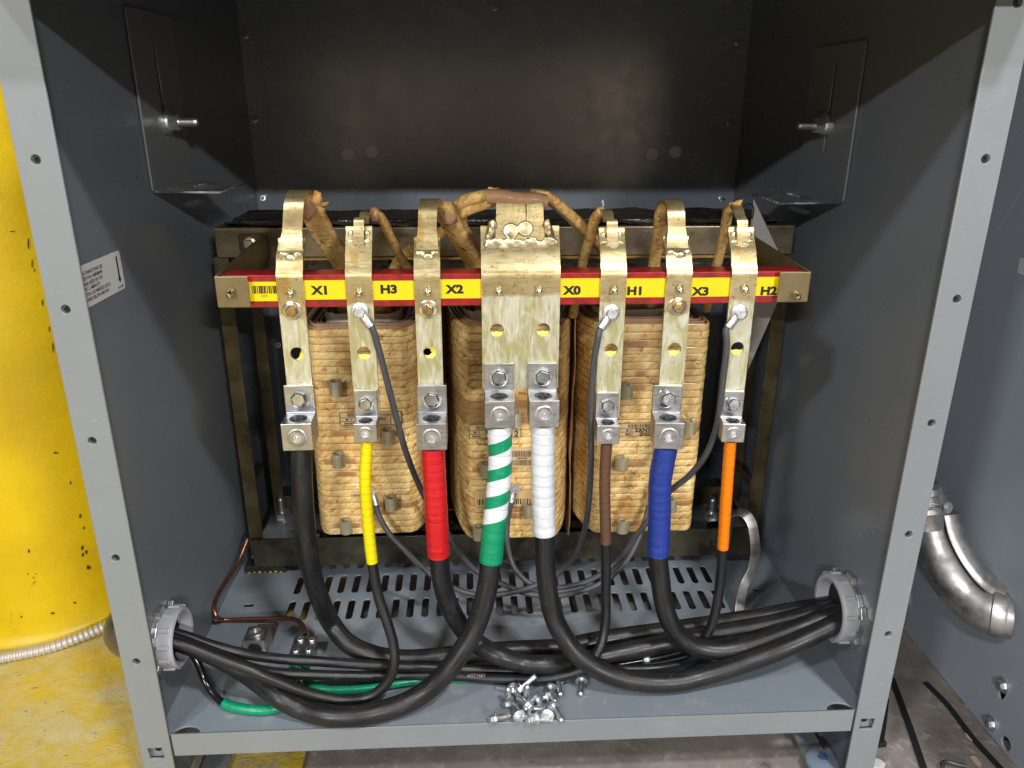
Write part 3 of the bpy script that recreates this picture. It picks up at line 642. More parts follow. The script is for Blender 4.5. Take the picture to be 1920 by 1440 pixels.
def tap(px, py, root, yf, lead=False, big=1.38):
    p = aY(px, py, yf-.007); bm = B(); r = .0052*big; h = .0115*big; n = 16; th = .0016; R = []
    tilt = random.uniform(-.15, .15)
    for k in range(n+1):
        a = math.radians(-60+300*k/n)+PI/2+.5+tilt
        R.append((math.cos(a), math.sin(a)))
    sec = [[bm.verts.new((p.x+c*rr_, p.y+s_*rr_, p.z+z)) for (c, s_) in R] for (rr_, z) in ((r, -h/2), (r, h/2), (r-th, h/2), (r-th, -h/2))]
    for q in range(4):
        for k in range(n): bm.faces.new((sec[q][k], sec[q][k+1], sec[(q+1) % 4][k+1], sec[(q+1) % 4][k]))
    bm.faces.new([s_[0] for s_ in sec]); bm.faces.new([s_[-1] for s_ in sec][::-1])
    box(bm, (p.x-.0035, p.y+r*.6, p.z-.003), (p.x+.0035, yf+.0006, p.z+.0045))
    return mk('tap_terminal', bm, M_tap, root, smooth=True, angle=40)
coils = []
spec = [(-.159, .064, .197, .39, .018, .022, [(630, 727), (635, 862), (728, 818), (734, 943), (649, 986)], 'left', .094, .338),
        (.003, .0755, .197, .39, .030, .030, [(912, 880), (898, 998), (966, 785), (992, 955)], 'middle', .084, .340),
        (.1425, .0725, .197, .39, .032, .010, [(1175, 733), (1166, 868), (1167, 985), (1258, 946), (1293, 800)], 'right', .088, .340)]
labs = {'left': 'tan wound coil at the left, behind the yellow taped cable', 'middle': 'tan wound coil in the middle, behind the green and white striped cable', 'right': 'tan wound coil at the right, behind the brown taped and blue taped cables'}
for ci, (xc, hw, yf, yb, rl, rr_, taps, nm, z0, z1) in enumerate(spec):
    root = empty('transformer_coil', (xc, .29, z0), labs[nm], 'transformer coil', 'three coils of the transformer')
    n = 30; dz = (z1-z0)/n; patches = []
    for (px, py) in taps:
        q = aY(px, py, yf); k = int((q.z-z0)/dz)+random.choice((0, 0)); patches.append((q.x-.016, q.x+.030 if random.random() < .5 else q.x+.018, min(n-1, max(0, k))))
    for _ in range(4): x = random.uniform(xc-hw*.6, xc+hw*.4); patches.append((x, x+random.uniform(.015, .035), random.randint(2, n-3)))
    el_, er_ = ((2.2, 2.8), (4.6, 4.6), (4.4, 1.4))[ci]
    wd, dz = make_coil(root, xc, hw, yf, yb, rl, rr_, z0, z1, n, ci*11.3, patches, el_, er_)
    bm = B()
    for k in range(5):
        ring_sheet(bm, xc, hw-.0035-.0036*k, yf+.0035+.0036*k, yb-.0035-.0036*k, max(.010, rl-.0028*k), z1-.02, z1+.0008+(.0035 if k in (1, 3) else .001)-.0004*k, .0022, k+ci, .003, max(.010, rr_-.0028*k), el_, er_)
    mk('inner_layers', bm, M_paper if ci != 1 else M_paper, root, smooth=True, angle=50)
    bm = B(); ring_sheet(bm, xc, hw-.022, yf+.022, yb-.022, .014, z1-.03, z1+.011, .0015, ci+9, .004, None, 2., 2.); ring_sheet(bm, xc, hw-.028, yf+.028, yb-.028, .014, z1-.03, z1+.006, .0015, ci+5, .004, None, 2., 2.)
    mk('paper_collar', bm, M_white_paper, root, smooth=True, angle=50)
    bm = B(); ring_sheet(bm, xc, hw-.034, yf+.036, yb-.034, .014, z1-.05, z1+.022, .004, ci+2, .004); mk('inner_winding', bm, M_wrap, root, smooth=True, angle=50)
    for (px, py) in taps: tap(px, py, root, yf)
    coils.append((root, xc, hw, yf))
# glossy tape bands round the middle coil
bm = B(); P, L = rr_perim(.003, .0762, .1962, .391, .0305, .0305, .025, 4.6, 4.6)
for zz0, zz1 in ((aY(880, 798, .1962).z+.0, aY(880, 752, .1962).z),):
    a = [bm.verts.new((p.x, p.y, zz0)) for p, nr, s in P]; b = [bm.verts.new((p.x, p.y, zz1)) for p, nr, s in P]
    for i in range(len(P)): j = (i+1) % len(P); bm.faces.new((a[i], a[j], b[j], b[i]))
def bandm(t, p):
    n = noi(t, coords(t, 'World'), 40, 3); p.inputs['Alpha'].default_value = .42; setc(t, p, mix(t, n, (.36, .2, .08), (.52, .33, .15)))
mk('clear_tape_band', bm, mat('amber_film', (.5, .3, .12), .15, 0, .6, build=bandm), coils[1][0], smooth=True)

def sticker(root, yf, quad_px, kind, num=None):
    """paper labels stuck on the front of a coil: quad_px = (x0,y0,x1,y1)"""
    y = yf-.0034; a = aY(quad_px[0], quad_px[3], y); b = aY(quad_px[2], quad_px[1], y)
    o = plate('barcode_label', rect(a.x, a.z, b.x, b.z), [], .0004, (0, y, 0), (1, 0, 0), (0, 0, 1), M_cream, root, .00005)
    w_ = b.x-a.x; h = b.z-a.z; bm = B(); yy = y-.0003
    def r_(u0, v0, u1, v1): box(bm, (a.x+w_*u0, yy-.0001, a.z+h*v0), (a.x+w_*u1, yy+.0001, a.z+h*v1))
    random.seed(int(quad_px[0]))
    if kind == 'big':
        for (u0, v0, u1, v1) in ((0, 0, 1, .03), (0, .97, 1, 1), (0, 0, .008, 1), (.992, 0, 1, 1), (0, .3, .30, .33), (0, .56, .30, .59), (.30, 0, .308, .59), (.82, 0, .83, .6), (.82, .57, 1, .6)): r_(u0, v0, u1, v1)
        u = .13
        while u < .93:
            d = random.uniform(.004, .014); r_(u, .64, u+d, .9); u += d+random.uniform(.005, .012)
    else:
        for v0, v1 in (((.52, .82), (.08, .36)) if kind == 'two' else ((.1, .45),)):
            u = .05
            while u < .95:
                d = random.uniform(.008, .025); r_(u, v0, u+d, v1); u += d+random.uniform(.01, .03)
    mk('barcode_print', bm, M_ink, o)
    return o, a, w_, h, yy
def stext(o, a, w_, h, yy, u, v, s, size, off=.02, al='CENTER'): text('label_print', s, size, (a.x+w_*u, yy-.0002, a.z+h*v), (1, 0, 0), (0, 0, 1), M_ink, o, off, .00005, al)
r = sticker(coils[0][0], .197, (638, 771, 752, 798), 'big'); stext(*r, .91, .28, '1', .010); stext(*r, .15, .44, 'M 11', .0035); stext(*r, .15, .15, '843401', .0035); stext(*r, .56, .46, 'EXN75T6EH', .0045)
r = sticker(coils[1][0], .197, (880, 795, 977, 822), 'big'); stext(*r, .91, .28, '2', .010); stext(*r, .15, .44, 'M 11', .0035); stext(*r, .15, .15, '843401', .0035); stext(*r, .32, .44, 'EXN75T', .0060, .03, 'LEFT')
r = sticker(coils[1][0], .197, (955, 838, 1002, 876), 'two'); stext(*r, .5, .44, '10075729', .003)
r = sticker(coils[1][0], .197, (890, 918, 1000, 950), 'one'); stext(*r, .22, .68, '1', .009); r = sticker(coils[0][0], .197, (660, 920, 690, 932), 'one')
r = sticker(coils[2][0], .197, (1160, 791, 1292, 818), 'big'); stext(*r, .235, .44, 'EXN75T6EH', .0066, .03, 'LEFT'); stext(*r, .30, .15, '2NGV', .0054, .03, 'LEFT'); stext(*r, .15, .44, 'M 11', .0035); stext(*r, .15, .15, '80021', .0035); stext(*r, .91, .28, '3', .010)

# insulation paper between and behind the coils
def sheet(name, path, z0, z1, m, label, amp=.004, seed=0, t=.0008, cutz=None):
    bm = B(); pts = spline([Vector((x, y, 0)) for x, y in path], .008); nz = 16; rows = []
    for i, p in enumerate(pts):
        zb = z0+(cutz(i/(len(pts)-1)) if cutz else 0)
        rows.append([bm.verts.new((p.x+amp*noise.noise(Vector((i*.25, k*.3, seed))), p.y, zb+(z1-zb)*k/nz)) for k in range(nz+1)])
    for i in range(len(rows)-1):
        for k in range(nz): bm.faces.new((rows[i][k], rows[i+1][k], rows[i+1][k+1], rows[i][k+1]))
    o = mk(name, bm, m, None, smooth=True, angle=80); md = o.modifiers.new('s', 'SOLIDIFY'); md.thickness = t
    return tag(o, label, 'insulation sheet', 'insulation sheets round the coils')
sheet('insulation_sheet', [(-.081, .205), (-.083, .25), (-.083, .37)], .068, .36, M_paper, 'brown insulation sheet between the left and middle coils', .006, 1)
sheet('insulation_sheet', [(.0735, .235), (.0735, .27), (.0740, .37)], .062, .362, M_paper, 'brown insulation sheet between the middle and right coils', .005, 4)
sheet('insulation_sheet', [(-.10, .382), (.03, .382), (.10, .382)], .075, .35, M_paper, 'pinkish brown insulation sheet behind the middle coil', .002, 6)
sheet('insulation_sheet', [(.060, .275), (.085, .275), (.1, .275)], .085, .20, M_paper, 'small brown insulation sheet low between the middle and right coils', .002, 8)

# ------------------------------------------------------------------ terminal bar with yellow name strip
tb = empty('terminal_bar', (0, .1, .39), 'long red bar with yellow terminal name strip across the coils', 'terminal bar')
bm = B(); prism(bm, [(-.2590, y, z) for y, z in ((.0938, .3885), (.0938, .4178), (.118, .4178), (.118, .4155), (.0962, .4155), (.0962, .3885))], (.5200, 0, 0)); mk('red_channel', bm, M_red, tb, bevel=.0008)
zc = .4038; hh = .0087
for x0, x1 in ((-.2375, -.2125), (-.187, -.1525), (-.128, -.093), (-.068, -.033), (.0385, .0745), (.099, .134), (.1585, .1935), (.218, .2375)):
    d = .0005*math.sin(x0*60); st = plate('name_strip', rect(x0-.004, zc-hh+d, x1+.004, zc+hh+d), [], .0005, (0, .09345, 0), (1, 0, 0), (0, 0, 1), M_yl, tb, .00005)
    if x0 < -.23:
        bm = B(); u = -.2335
        random.seed(3)
        while u < -.2135: d2 = random.choice((.0004, .0008, .0012)); box(bm, (u, .0930, .4015), (u+d2, .0932, .4085)); u += d2+random.choice((.0003, .0005, .0008))
        mk('barcode_print', bm, M_ink, st); text('label_print', 'CAVE', .0022, (-.2235, .0930, .3994), (1, 0, 0), (0, 0, 1), M_ink, st, 0, .00005)
    else:
        pass
for s_, px, py in (('X1', 601, 545), ('H3', 729, 543), ('X2', 853, 543), ('X0', 1073, 545), ('H1', 1191, 546), ('X3', 1314, 547), ('H2', 1441, 546)):
    p = aY(px, py, .0932); text('terminal_name', s_, .0103, (p.x, .0930, p.z), (1, 0, 0), (0, 0, 1), M_ink, tb, .050, .00008, 'CENTER', 1.2)

# ------------------------------------------------------------------ bus bars
XB = {'X1': -.1995, 'H3': -.1395, 'X2': -.0795, 'X0': .0037, 'H1': .0868, 'X3': .1462, 'H2': .2055}
ZT = {'X1': .318, 'H3': .312, 'X2': .316, 'X0': .337, 'H1': .306, 'X3': .3125, 'H2': .3055}
def hexbolt(name, p, axis, r, h, m, parent, washer=None, wm=None):
    bm = B(); lathe(bm, [(0, r*.97), (0.0003, r), (h*.8, r), (h, r*.84), (h, r*.80), (h-.0002, 0.0001)], p, axis, 6, rot=random.uniform(0, 1)); o = mk(name, bm, m, parent, bevel=.0002)
    if r > .006:
        bm = B(); X_, Y_, A_ = frame(axis); a0 = random.uniform(0, 2)
        for k in range(3):
            a_ = a0+k*2*PI/3; d_ = X_*math.cos(a_)+Y_*math.sin(a_); pd = A_.cross(d_)*.0003; q0 = Vector(p)+A_*(h-.00005)+d_*r*.25; q1 = Vector(p)+A_*(h-.00005)+d_*r*.68
            prism(bm, [q0-pd, q1-pd, q1+pd, q0+pd], A_*.0003)
        mk('grade_marks', bm, m, o)
    if washer:
        bm = B(); lathe(bm, [(0, washer), (.0010, washer), (.0013, washer*.93)], Vector(p)-Vector(axis).normalized()*.0012, axis, 28); mk('washer', bm, wm or m, o, smooth=True)
    return o
def busbar(key):
    X = XB[key]; wide = key == 'X0'; wd = .0705 if wide else .0232; t = .0036
    lab_ = {'X1': 'leftmost flat aluminium bus bar, left of the letters X1', 'H3': 'flat aluminium bus bar with ring terminal, between the X1 and H3 letters',
            'X2': 'flat aluminium bus bar between the H3 and X2 letters', 'X0': 'wide aluminium bus plate at the centre between the X2 and X0 letters',
            'H1': 'flat aluminium bus bar with ring terminal, between the X0 and H1 letters', 'X3': 'flat aluminium bus bar between the H1 and X3 letters',
            'H2': 'flat aluminium bus bar with ring terminal, between the X3 and H2 letters'}[key]
    r = empty('bus_bar', (X, .09, .40), lab_, 'bus bar', 'bus bars hung over the red terminal bar')
    zt = ZT[key]; zb = (.3095 if wide else zt-.028)
    zh = .3662 if wide else .3461
    holes = [disc(dx, zh, .0064) for dx in ((-.0215, .0205) if wide else (0.0005,))]
    yc = .09+t/2; MB_ = M_bus0 if wide else (M_busx if key[0] == 'X' else M_bush)
    # lower flat part with its hole, then the bent upper part
    plate('lower_strap', rect(-wd/2, zb, wd/2, .41362), holes, t, (X, yc, 0), (1, 0, 0), (0, 0, 1), MB_, r, .00006)
    ztop = .4567 if wide else (.447 if key in ('X1', 'X2', 'X3') else .457)
    if key in ('H1', 'H2'): ztop = .4545
    ytop = .1115; prof = [(yc, .4136), (yc, .4165), (yc+.0010, .4195), (yc+.0032, .4222), (yc+.0052, .4255), (yc+.009, .434), (ytop+.0015, ztop-.006), (ytop+.0025, ztop)]
    bm = B(); sweep(bm, [Vector((X, y, z)) for y, z in prof], rsec(wd, t), up=(0, 1, 0)); mk('upper_strap', bm, MB_, r, smooth=True, angle=60)
    # yellow varnish left in the holes
    for k, dx in enumerate((-.0215, .0205) if wide else (0.0005,)):
        bm = B(); a0, a1 = (PI*1.05, PI*1.95) if key not in ('X1', 'X2') else ((-1.9, 1.2) if key == 'X1' else (-2.6, 3.0)); n = 16; R = .0063
        th = .0042 if key != 'X2' else .0055
        A = [(math.cos(a0+(a1-a0)*i/n), math.sin(a0+(a1-a0)*i/n)) for i in range(n+1)]
        ou = [bm.verts.new((X+dx+c*R, .0925, zh+s_*R)) for c, s_ in A]; inn = [bm.verts.new((X+dx+c*(R-th*math.sin(PI*i/n)*(1+.25*math.sin(i*2.1+k))), .0935, zh+s_*(R-th*math.sin(PI*i/n)*1.1))) for i, (c, s_) in enumerate(A)]
        for i in range(n): bm.faces.new((ou[i], ou[i+1], inn[i+1], inn[i]))
        mk('varnish_drip', bm, M_paste, r, smooth=True)
    # studs through the red bar
    for dx in ((-.0205, .0155) if wide else (0,)):
        bm = B(); lathe(bm, [(0, .0040), (.0010, .0038), (.0012, .0029), (.0058, .0030), (.0072, .0020), (.0073, .0012), (.0058, .0010)], (X+dx+.0003, .0899, .4037), (0.05, -1, -.3), 14); mk('clamp_stud', bm, M_stud, r, smooth=True)
    if key in ('X1', 'X2', 'X3'): hexbolt('hex_bolt', (X, .0887, .3868), (0, -1, 0), .0056, .0045, M_brass, r, .0086, M_stud)
    # lumpy solder joint
    bm = B(); sd = len(key)+ord(key[1])
    if wide:
        for k in range(10): blob(bm, (X-.0265+.0059*k, .1030, .4415+.0022*math.sin(k*2.3)), .0060, k+sd, 3, .35, (1.2, .22, .80))
        for k in range(4): blob(bm, (X-.0275+.0010*k, .1085, .446+.0035*k), .0055, 3+k, 3, .3, (.8, .45, 1.2)); blob(bm, (X+.0270-.0010*k, .1085, .446+.0035*k), .0055, 5+k, 3, .3, (.8, .45, 1.2))
        for dx, dz in ((-.0085, .4535), (.0045, .4555)): lathe(bm, [(-.001, .0074), (.0006, .0072), (.0012, .006), (.0008, .0050), (.0003, .0010)], (X+dx, .1058, dz), (0, -1, .3), 22)
    else:
        def yf_(z): return yc-.0016+(.0052+(z-.4255)*.447 if z < .434 else .009+(z-.434)*(ytop+.0015-yc-.009)/(ztop-.006-.434))
        for k in range(4): blob(bm, (X-.0066+.0044*k, yf_(ztop-.0135)+.0006, ztop-.0135+.0012*math.sin(k*2+sd)), .0041, k+sd, 3, .5, (1.1, .24, .75))
        blob(bm, (X+.0010, yf_(ztop-.0160)+.0002, ztop-.0160), .0052, sd+2, 3, .2, (1, .26, .85))
        for q in ((-1, 1) if key[0] == 'H' else ()): blob(bm, (X+q*.0072, yf_(ztop-.0085)+.0006, ztop-.0085), .0044, sd+7+q, 3, .3, (.75, .25, 1.3))
    sj = mk('solder_joint', bm, M_solder, r, smooth=True, angle=80); rm = sj.modifiers.new('r', 'REMESH'); rm.mode = 'VOXEL'; rm.voxel_size = .0007; rm.use_smooth_shade = True; sm_ = sj.modifiers.new('s', 'SMOOTH'); sm_.factor = .6; sm_.iterations = 5
    return r, ztop
BUS = {k: busbar(k) for k in XB}
# leads: bare strap looping over, then paper wrapped down to the coils
def V(*a): return Vector(a)
def lead(key, pts, wd, up=(1, 0, 0), t=.0032):
    bm = B(); path = spline(pts, .0015); rings = []; L = 0
    for i, p in enumerate(path):
        if i: L += (p-path[i-1]).length
        T = path[min(i+1, len(path)-1)]-path[max(i-1, 0)]; T.x = 0; T.normalize(); nn = V(0, T.z, -T.y); u = i/(len(path)-1)
        sd = V(1, 0, 0) if key in ('X1', 'H3', 'X2', 'X0') else V(1, 0, 0); w_ = wd*(1+(.32 if wd > .015 and key != 'X0' else .1)*max(0, 1-L/.024))
        rings.append([bm.verts.new(p+sd*a*w_/2+nn*b*t/2) for a, b in ((-1, -1), (1, -1), (1, 1), (-1, 1))])
    for k in range(len(rings)-1):
        for i in range(4): bm.faces.new((rings[k][i], rings[k][(i+1) % 4], rings[k+1][(i+1) % 4], rings[k+1][i]))
    bm.faces.new(rings[0][::-1]); bm.faces.new(rings[-1]); return mk('lead_strap', bm, M_bus, BUS[key][0], smooth=True, angle=50)
def wrapl(key, pts, w1, t1, name='wrapped_lead', m=None, sd=0, sharp=.1):
    bm = B(); path = spline(pts, .0022)
    def sc(u, L): return 1+sharp*noise.noise(Vector((L*160, sd, 0)))+sharp*.8*noise.noise(Vector((L*55, sd, 4)))
    sweep(bm, path, rrsec(w1, t1, 4), up=(0, 0, 1), scale=sc); return mk(name, bm, m or M_wrap, BUS[key][0], smooth=True, angle=70)
YT = .109
def strap_loop(key, px_top, py_top, Yt, dx, wd):
    X = XB[key]; zt = BUS[key][1]; p = aY(px_top, py_top, Yt)
    # enters in front of the joint, rises, bends over at the top and turns back
    return [V(X, YT-.0060, zt-.015), V(X+(p.x-X)*.1, YT-.0008, zt-.002), V(X+(p.x-X)*.3, YT+.001, zt+.007), V(X+(p.x-X)*.8, Yt-.0045, p.z-.0075), V(p.x+dx*.1, Yt+.001, p.z-.0012), V(p.x+dx*.4, Yt+.0075, p.z-.0002), V(p.x+dx*.8, Yt+.0145, p.z-.0045), V(p.x+dx*1.0, Yt+.0175, p.z-(.013 if wd > .012 else .006))]
P_ = strap_loop('X1', 556, 361, .117, .006, .0175); lead('X1', P_, .0172)
wrapl('X1', [aY(576, 366, .128), aY(583, 388, .136), aY(602, 430, .160), aY(628, 470, .18), aY(652, 510, .20), aY(668, 560, .23)], .024, .0075, sd=1)
P_ = strap_loop('H3', 683, 400, .117, .004, .009); lead('H3', P_, .0088, t=.0028)
wrapl('H3', [aY(699, 398, .129), aY(712, 405, .136), aY(730, 440, .155), aY(750, 480, .18), aY(768, 512, .20), aY(780, 560, .24)], .0095, .0075, sd=2)
P_ = strap_loop('X2', 803, 377, .117, .005, .017); lead('X2', P_, .0165)
wrapl('X2', [aY(826, 383, .129), aY(836, 402, .137), aY(858, 440, .155), aY(882, 480, .18), aY(902, 520, .20), aY(915, 570, .23)], .023, .0075, sd=3)
P_ = strap_loop('H1', 1140, 397, .117, -.004, .009); lead('H1', P_, .0095, t=.0028)
wrapl('H1', [aY(1128, 396, .124), aY(1117, 408, .132), aY(1105, 450, .150), aY(1092, 495, .17), aY(1083, 540, .19), aY(1075, 590, .22)], .0100, .0085, sd=4)
P_ = strap_loop('X3', 1264, 378, .117, -.005, .0165); lead('X3', P_, .0160)
wrapl('X3', [aY(1248, 388, .128), aY(1240, 400, .134), aY(1236, 440, .15), aY(1229, 480, .17), aY(1224, 520, .19), aY(1222, 570, .22)], .0125, .009, sd=5)
P_ = strap_loop('H2', 1384, 388, .117, -.004, .009); lead('H2', P_, .0095, t=.0028)
wrapl('H2', [aY(1376, 386, .124), aY(1366, 398, .131), aY(1358, 440, .150), aY(1347, 485, .17), aY(1335, 530, .19), aY(1325, 580, .22)], .0098, .0085, sd=6)
# centre: three straps, brown cloth over their tops, wrapped arms to both sides
zt = BUS['X0'][1]
for k, (px, ww) in enumerate(((944, .0130), (970, .0135), (1002, .0150))):
    p = aY(px, 380, .118); lead('X0', [V(XB['X0']+(-.0150, -.0015, .0135)[k], YT-.004, zt-.012), V(XB['X0']+(-.0150, -.0015, .0135)[k], YT+.001, zt+.002), V(p.x, .115, p.z+.0), V(p.x, .120, p.z+.006), V(p.x, .130, p.z+.004)], ww)
p1 = aY(906, 366, .128); p2 = aY(1026, 370, .128)
wrapl('X0', [aY(914, 368, .122), aY(940, 369, .121), aY(975, 374, .121), aY(1005, 375, .122), aY(1021, 378, .124)], .017, .013, 'cloth_wrap', M_cloth, 8, .06)
wrapl('X0', [aY(935, 363, .130), aY(905, 368, .135), aY(870, 377, .142), aY(848, 400, .155), aY(842, 425, .17), aY(800, 450, .20), aY(755, 480, .235), aY(735, 510, .26)], .0125, .011, sd=9)
wrapl('X0', [aY(930, 375, .134), aY(900, 386, .14), aY(868, 400, .148), aY(866, 425, .16), aY(885, 455, .18), aY(893, 500, .20), aY(900, 540, .22)], .0125, .010, sd=10)
wrapl('X0', [aY(1000, 365, .132), aY(1022, 368, .136), aY(1050, 388, .145), aY(1080, 415, .158), aY(1110, 445, .172), aY(1140, 478, .19), aY(1165, 520, .21)], .0165, .010, sd=11)
for key_, px_, py_, Y_ in (('X1', 577, 385, .131), ('X2', 842, 402, .133), ('H3', 703, 402, .131), ('X3', 1243, 398, .131)):
    bm = B(); blob(bm, aY(px_, py_, Y_), .0085 if key_[0] == 'X' and key_ != 'X3' else .0052, px_, 3, .3, (.95, .8, 1.35)); mk('paper_hood', bm, M_cloth, BUS[key_][0], smooth=True, angle=80)
# torn paper tails
def flake(key, pts, m=M_wrap):
    bm = B(); vs = [bm.verts.new(p) for p in pts]; bm.faces.new(vs); bm.faces.new([bm.verts.new(p+V(0, .0006, 0)) for p in pts][::-1]); return mk('torn_paper', bm, m, BUS[key][0])
flake('X1', [aY(583, 378, .124), aY(590, 356, .122), aY(602, 362, .128), aY(600, 376, .130)]); flake('X1', [aY(590, 382, .124), aY(617, 378, .120), aY(612, 386, .125), aY(600, 388, .130)])
flake('H1', [aY(1128, 378, .12), aY(1131, 374, .121), aY(1133, 384, .121), aY(1131, 389, .12)], M_white_paper); flake('H2', [aY(1372, 382, .122), aY(1382, 376, .12), aY(1393, 374, .122), aY(1388, 386, .124)])
flake('X0', [aY(910, 362, .122), aY(917, 350, .121), aY(936, 356, .124), aY(925, 366, .126)]); flake('X3', [aY(1231, 398, .14), aY(1236, 396, .14), aY(1236, 420, .14), aY(1230, 415, .14)], M_white_paper)

# ------------------------------------------------------------------ terminal lugs
LUG = {'black': ('X1', -.1995, .318, 1), 'yellow': ('H3', -.1395, .312, 0), 'red': ('X2', -.0785, .316, 1), 'green': ('X0', -.0165, .3365, 1), 'white': ('X0', .0238, .3365, 1),
       'brown': ('H1', .0855, .306, 0), 'blue': ('X3', .1425, .3125, 1), 'orange': ('H2', .2055, .3055, 0)}
LL = {'black': 'aluminium cable lug on the leftmost bus bar, dull and greasy, holding the untaped black cable', 'yellow': 'small aluminium lug holding the yellow taped cable', 'red': 'aluminium lug holding the red taped cable',
      'green': 'aluminium lug on the left of the wide plate, holding the green and white taped cable', 'white': 'aluminium lug on the right of the wide plate, holding the white taped cable', 'brown': 'small aluminium lug holding the brown taped cable',
      'blue': 'aluminium lug holding the blue taped cable', 'orange': 'small aluminium lug holding the orange taped cable'}
LUGPOS = {}
for k, (bk, X, zt, big) in LUG.items():
    w_, dp, bh, th, tt = (.0272, .031, .0265, .0270, .0055) if big else (.0212, .0205, .0190, .0265, .0045)
    r = empty('cable_lug', (X, .085, zt), LL[k], 'cable lug', 'aluminium cable lugs under the bus bars')
    y0 = .0896; zt_ = zt; zm = zt-th
    rot = {'black': .02, 'blue': -.10, 'orange': -.10, 'brown': -.03}.get(k, 0)
    prof = [(y0, zt_), (y0-tt, zt_), (y0-tt, zm), (y0-dp, zm-.0002), (y0-dp, zm-bh), (y0, zm-bh)]
    bm = B(); prism(bm, [(-w_/2, y-y0, z-zt) for y, z in prof], (w_, 0, 0))
    R = Matrix.Translation((X, y0, zt)) @ Matrix.Rotation(rot, 4, 'Z')
    for v in bm.verts: v.co = R @ v.co
    mk('lug_body', bm, M_alu, r, bevel=.0006)
    q = R @ V(0, -tt, -th*.46); hexbolt('hex_bolt', q, (0, -1, .05), (.0072 if big else .0064), .0062, M_bolt, r, .0098 if big else .0078)
    rs = .0088 if big else .0064; q = R @ V(0, -dp, -(th+bh*.52))
    bm = B(); lathe(bm, [(0, rs), (.0010, rs), (.0013, rs*.94), (.0013, rs*.80), (.0002, rs*.78), (.0002, rs*.76), (.0014, rs*.74), (.0014, rs*.50), (-.0, rs*.46)], q+V(0, .0001, 0), R.to_3x3() @ V(0, -1, 0), 28, cap=False); mk('set_screw', bm, M_galvdull, r, smooth=True, angle=30)
    bm = B(); lathe(bm, [(0, rs*.5), (.0002, rs*.5)], q, (0, -1, 0), 6); lathe(bm, [(.0, rs*.20), (.0004, rs*.1)], q-V(0, .0003, 0), (0, -1, 0), 6); mk('hex_socket', bm, M_galv, r)
    c = R @ V(0, -tt-(dp-tt)*.50, -th); bm = B()
    rx = .0088 if big else .0068
    lathe(bm, [(-.0002, rx*.98), (.0003, rx*.9), (.0004, .001)], c, (0, 0, 1), 24)
    for i in range(9): a = i*2.4; q_ = c+V(math.cos(a)*rx*.5*(i/9)**.5, math.sin(a)*rx*.45*(i/9)**.5, .0005); blob(bm, q_, rx*.32, i+X*99, 2, .5, (1, 1, .45))
    mk('joint_compound', bm, M_grease, r, smooth=True, angle=80)
    bm = B(); q = R @ V(0, -tt-.0001, -th*.5)
    sg = -1
    for sgn in (-1, 1):
        for i in range(4): cx_ = w_*.40*sgn; box(bm, (q.x+cx_-.0007, q.y-.00015, q.z-.005+i*.0022), (q.x+cx_+.0007, q.y+.0003, q.z-.0038+i*.0022))
    if abs(rot) < .05: mk('stamped_marks', bm, M_galvdull, r)
    LUGPOS[k] = R @ V(0, -(tt+(dp-tt)*.5), -(th+bh))

# ------------------------------------------------------------------ power cables
def pxpath(start, items):
    P = [start] if start is not None else []
    for it in items:
        x, y, m, v = it; P.append({'Y': aY, 'Z': aZ, 'X': aX}[m](x, y, v))
    return P
RB, RS = .0098, .0050; PATHS = {}; RR = {}
YL = .075
def split_tube(path, L0):
    acc = 0
    for i in range(1, len(path)):
        acc += (path[i]-path[i-1]).length
        if acc >= L0: return path[:i+1], path[i:]
    return path, path[-2:]
def cable_obj(name, label, key, items, r, tape_len, tm, group='power cables led from the lugs to the conduit bushings', tr_=1.11, tstart=.0, end=None):
    s = LUGPOS[key]; P = [s+V(0, 0, .01), s+V(0, 0, -.002)]+pxpath(None, items); path = spline(P, .004)
    root = empty(name, s, label, 'cable', group)
    PATHS[key] = path; RR[key] = r
    bm = B(); sweep(bm, path, circ(r, 20)); mk('cable_jacket', bm, M_cable, root, smooth=True)
    if tape_len:
        seg = path[2:]; a, b = split_tube(seg, tape_len)
        aa = []  # fine resample for the taped stretch
        for i in range(len(a)-1):
            for q in range(4): aa.append(a[i].lerp(a[i+1], q/4))
        aa.append(a[-1])
        tp = {'yellow': .0075, 'red': .0088, 'blue': .0098, 'white': .0105, 'brown': .0095, 'orange': .0080}.get(key, .0105)
        bm = B(); sweep(bm, aa, circ(r*tr_, 28), v0=0, scale=lambda u, L: 1+.028*(1-((L/tp+.35*math.sin(L*90)) % 1))+.008*math.sin(L*310)); mk('colour_tape', bm, tm, root, smooth=True)
    return root, path
Z_ = lambda *a: a
cable_obj('power_cable', 'thick black cable without tape dropping from the leftmost lug', 'black',
    [(566, 900, 'Y', .068), (575, 1015, 'Y', .075), (584, 1071, 'Y', .082), (600, 1123, 'Y', .090), (622, 1170, 'Y', .10), (651, 1205, 'Z', .030), (700, 1228, 'Z', .022), (760, 1236, 'Z', .016), (860, 1228, 'Z', .016), (950, 1220, 'Z', .018), (1052, 1214, 'Y', .090), (1139, 1198, 'Y', .100), (1277, 1179, 'Y', .103), (1393, 1162, 'Y', .099), (1470, 1149, 'Y', .091), (1530, 1139, 'Y', .088), (1560, 1134, 'Y', .088), (1600, 1128, 'Y', .088)], RB, 0, None)
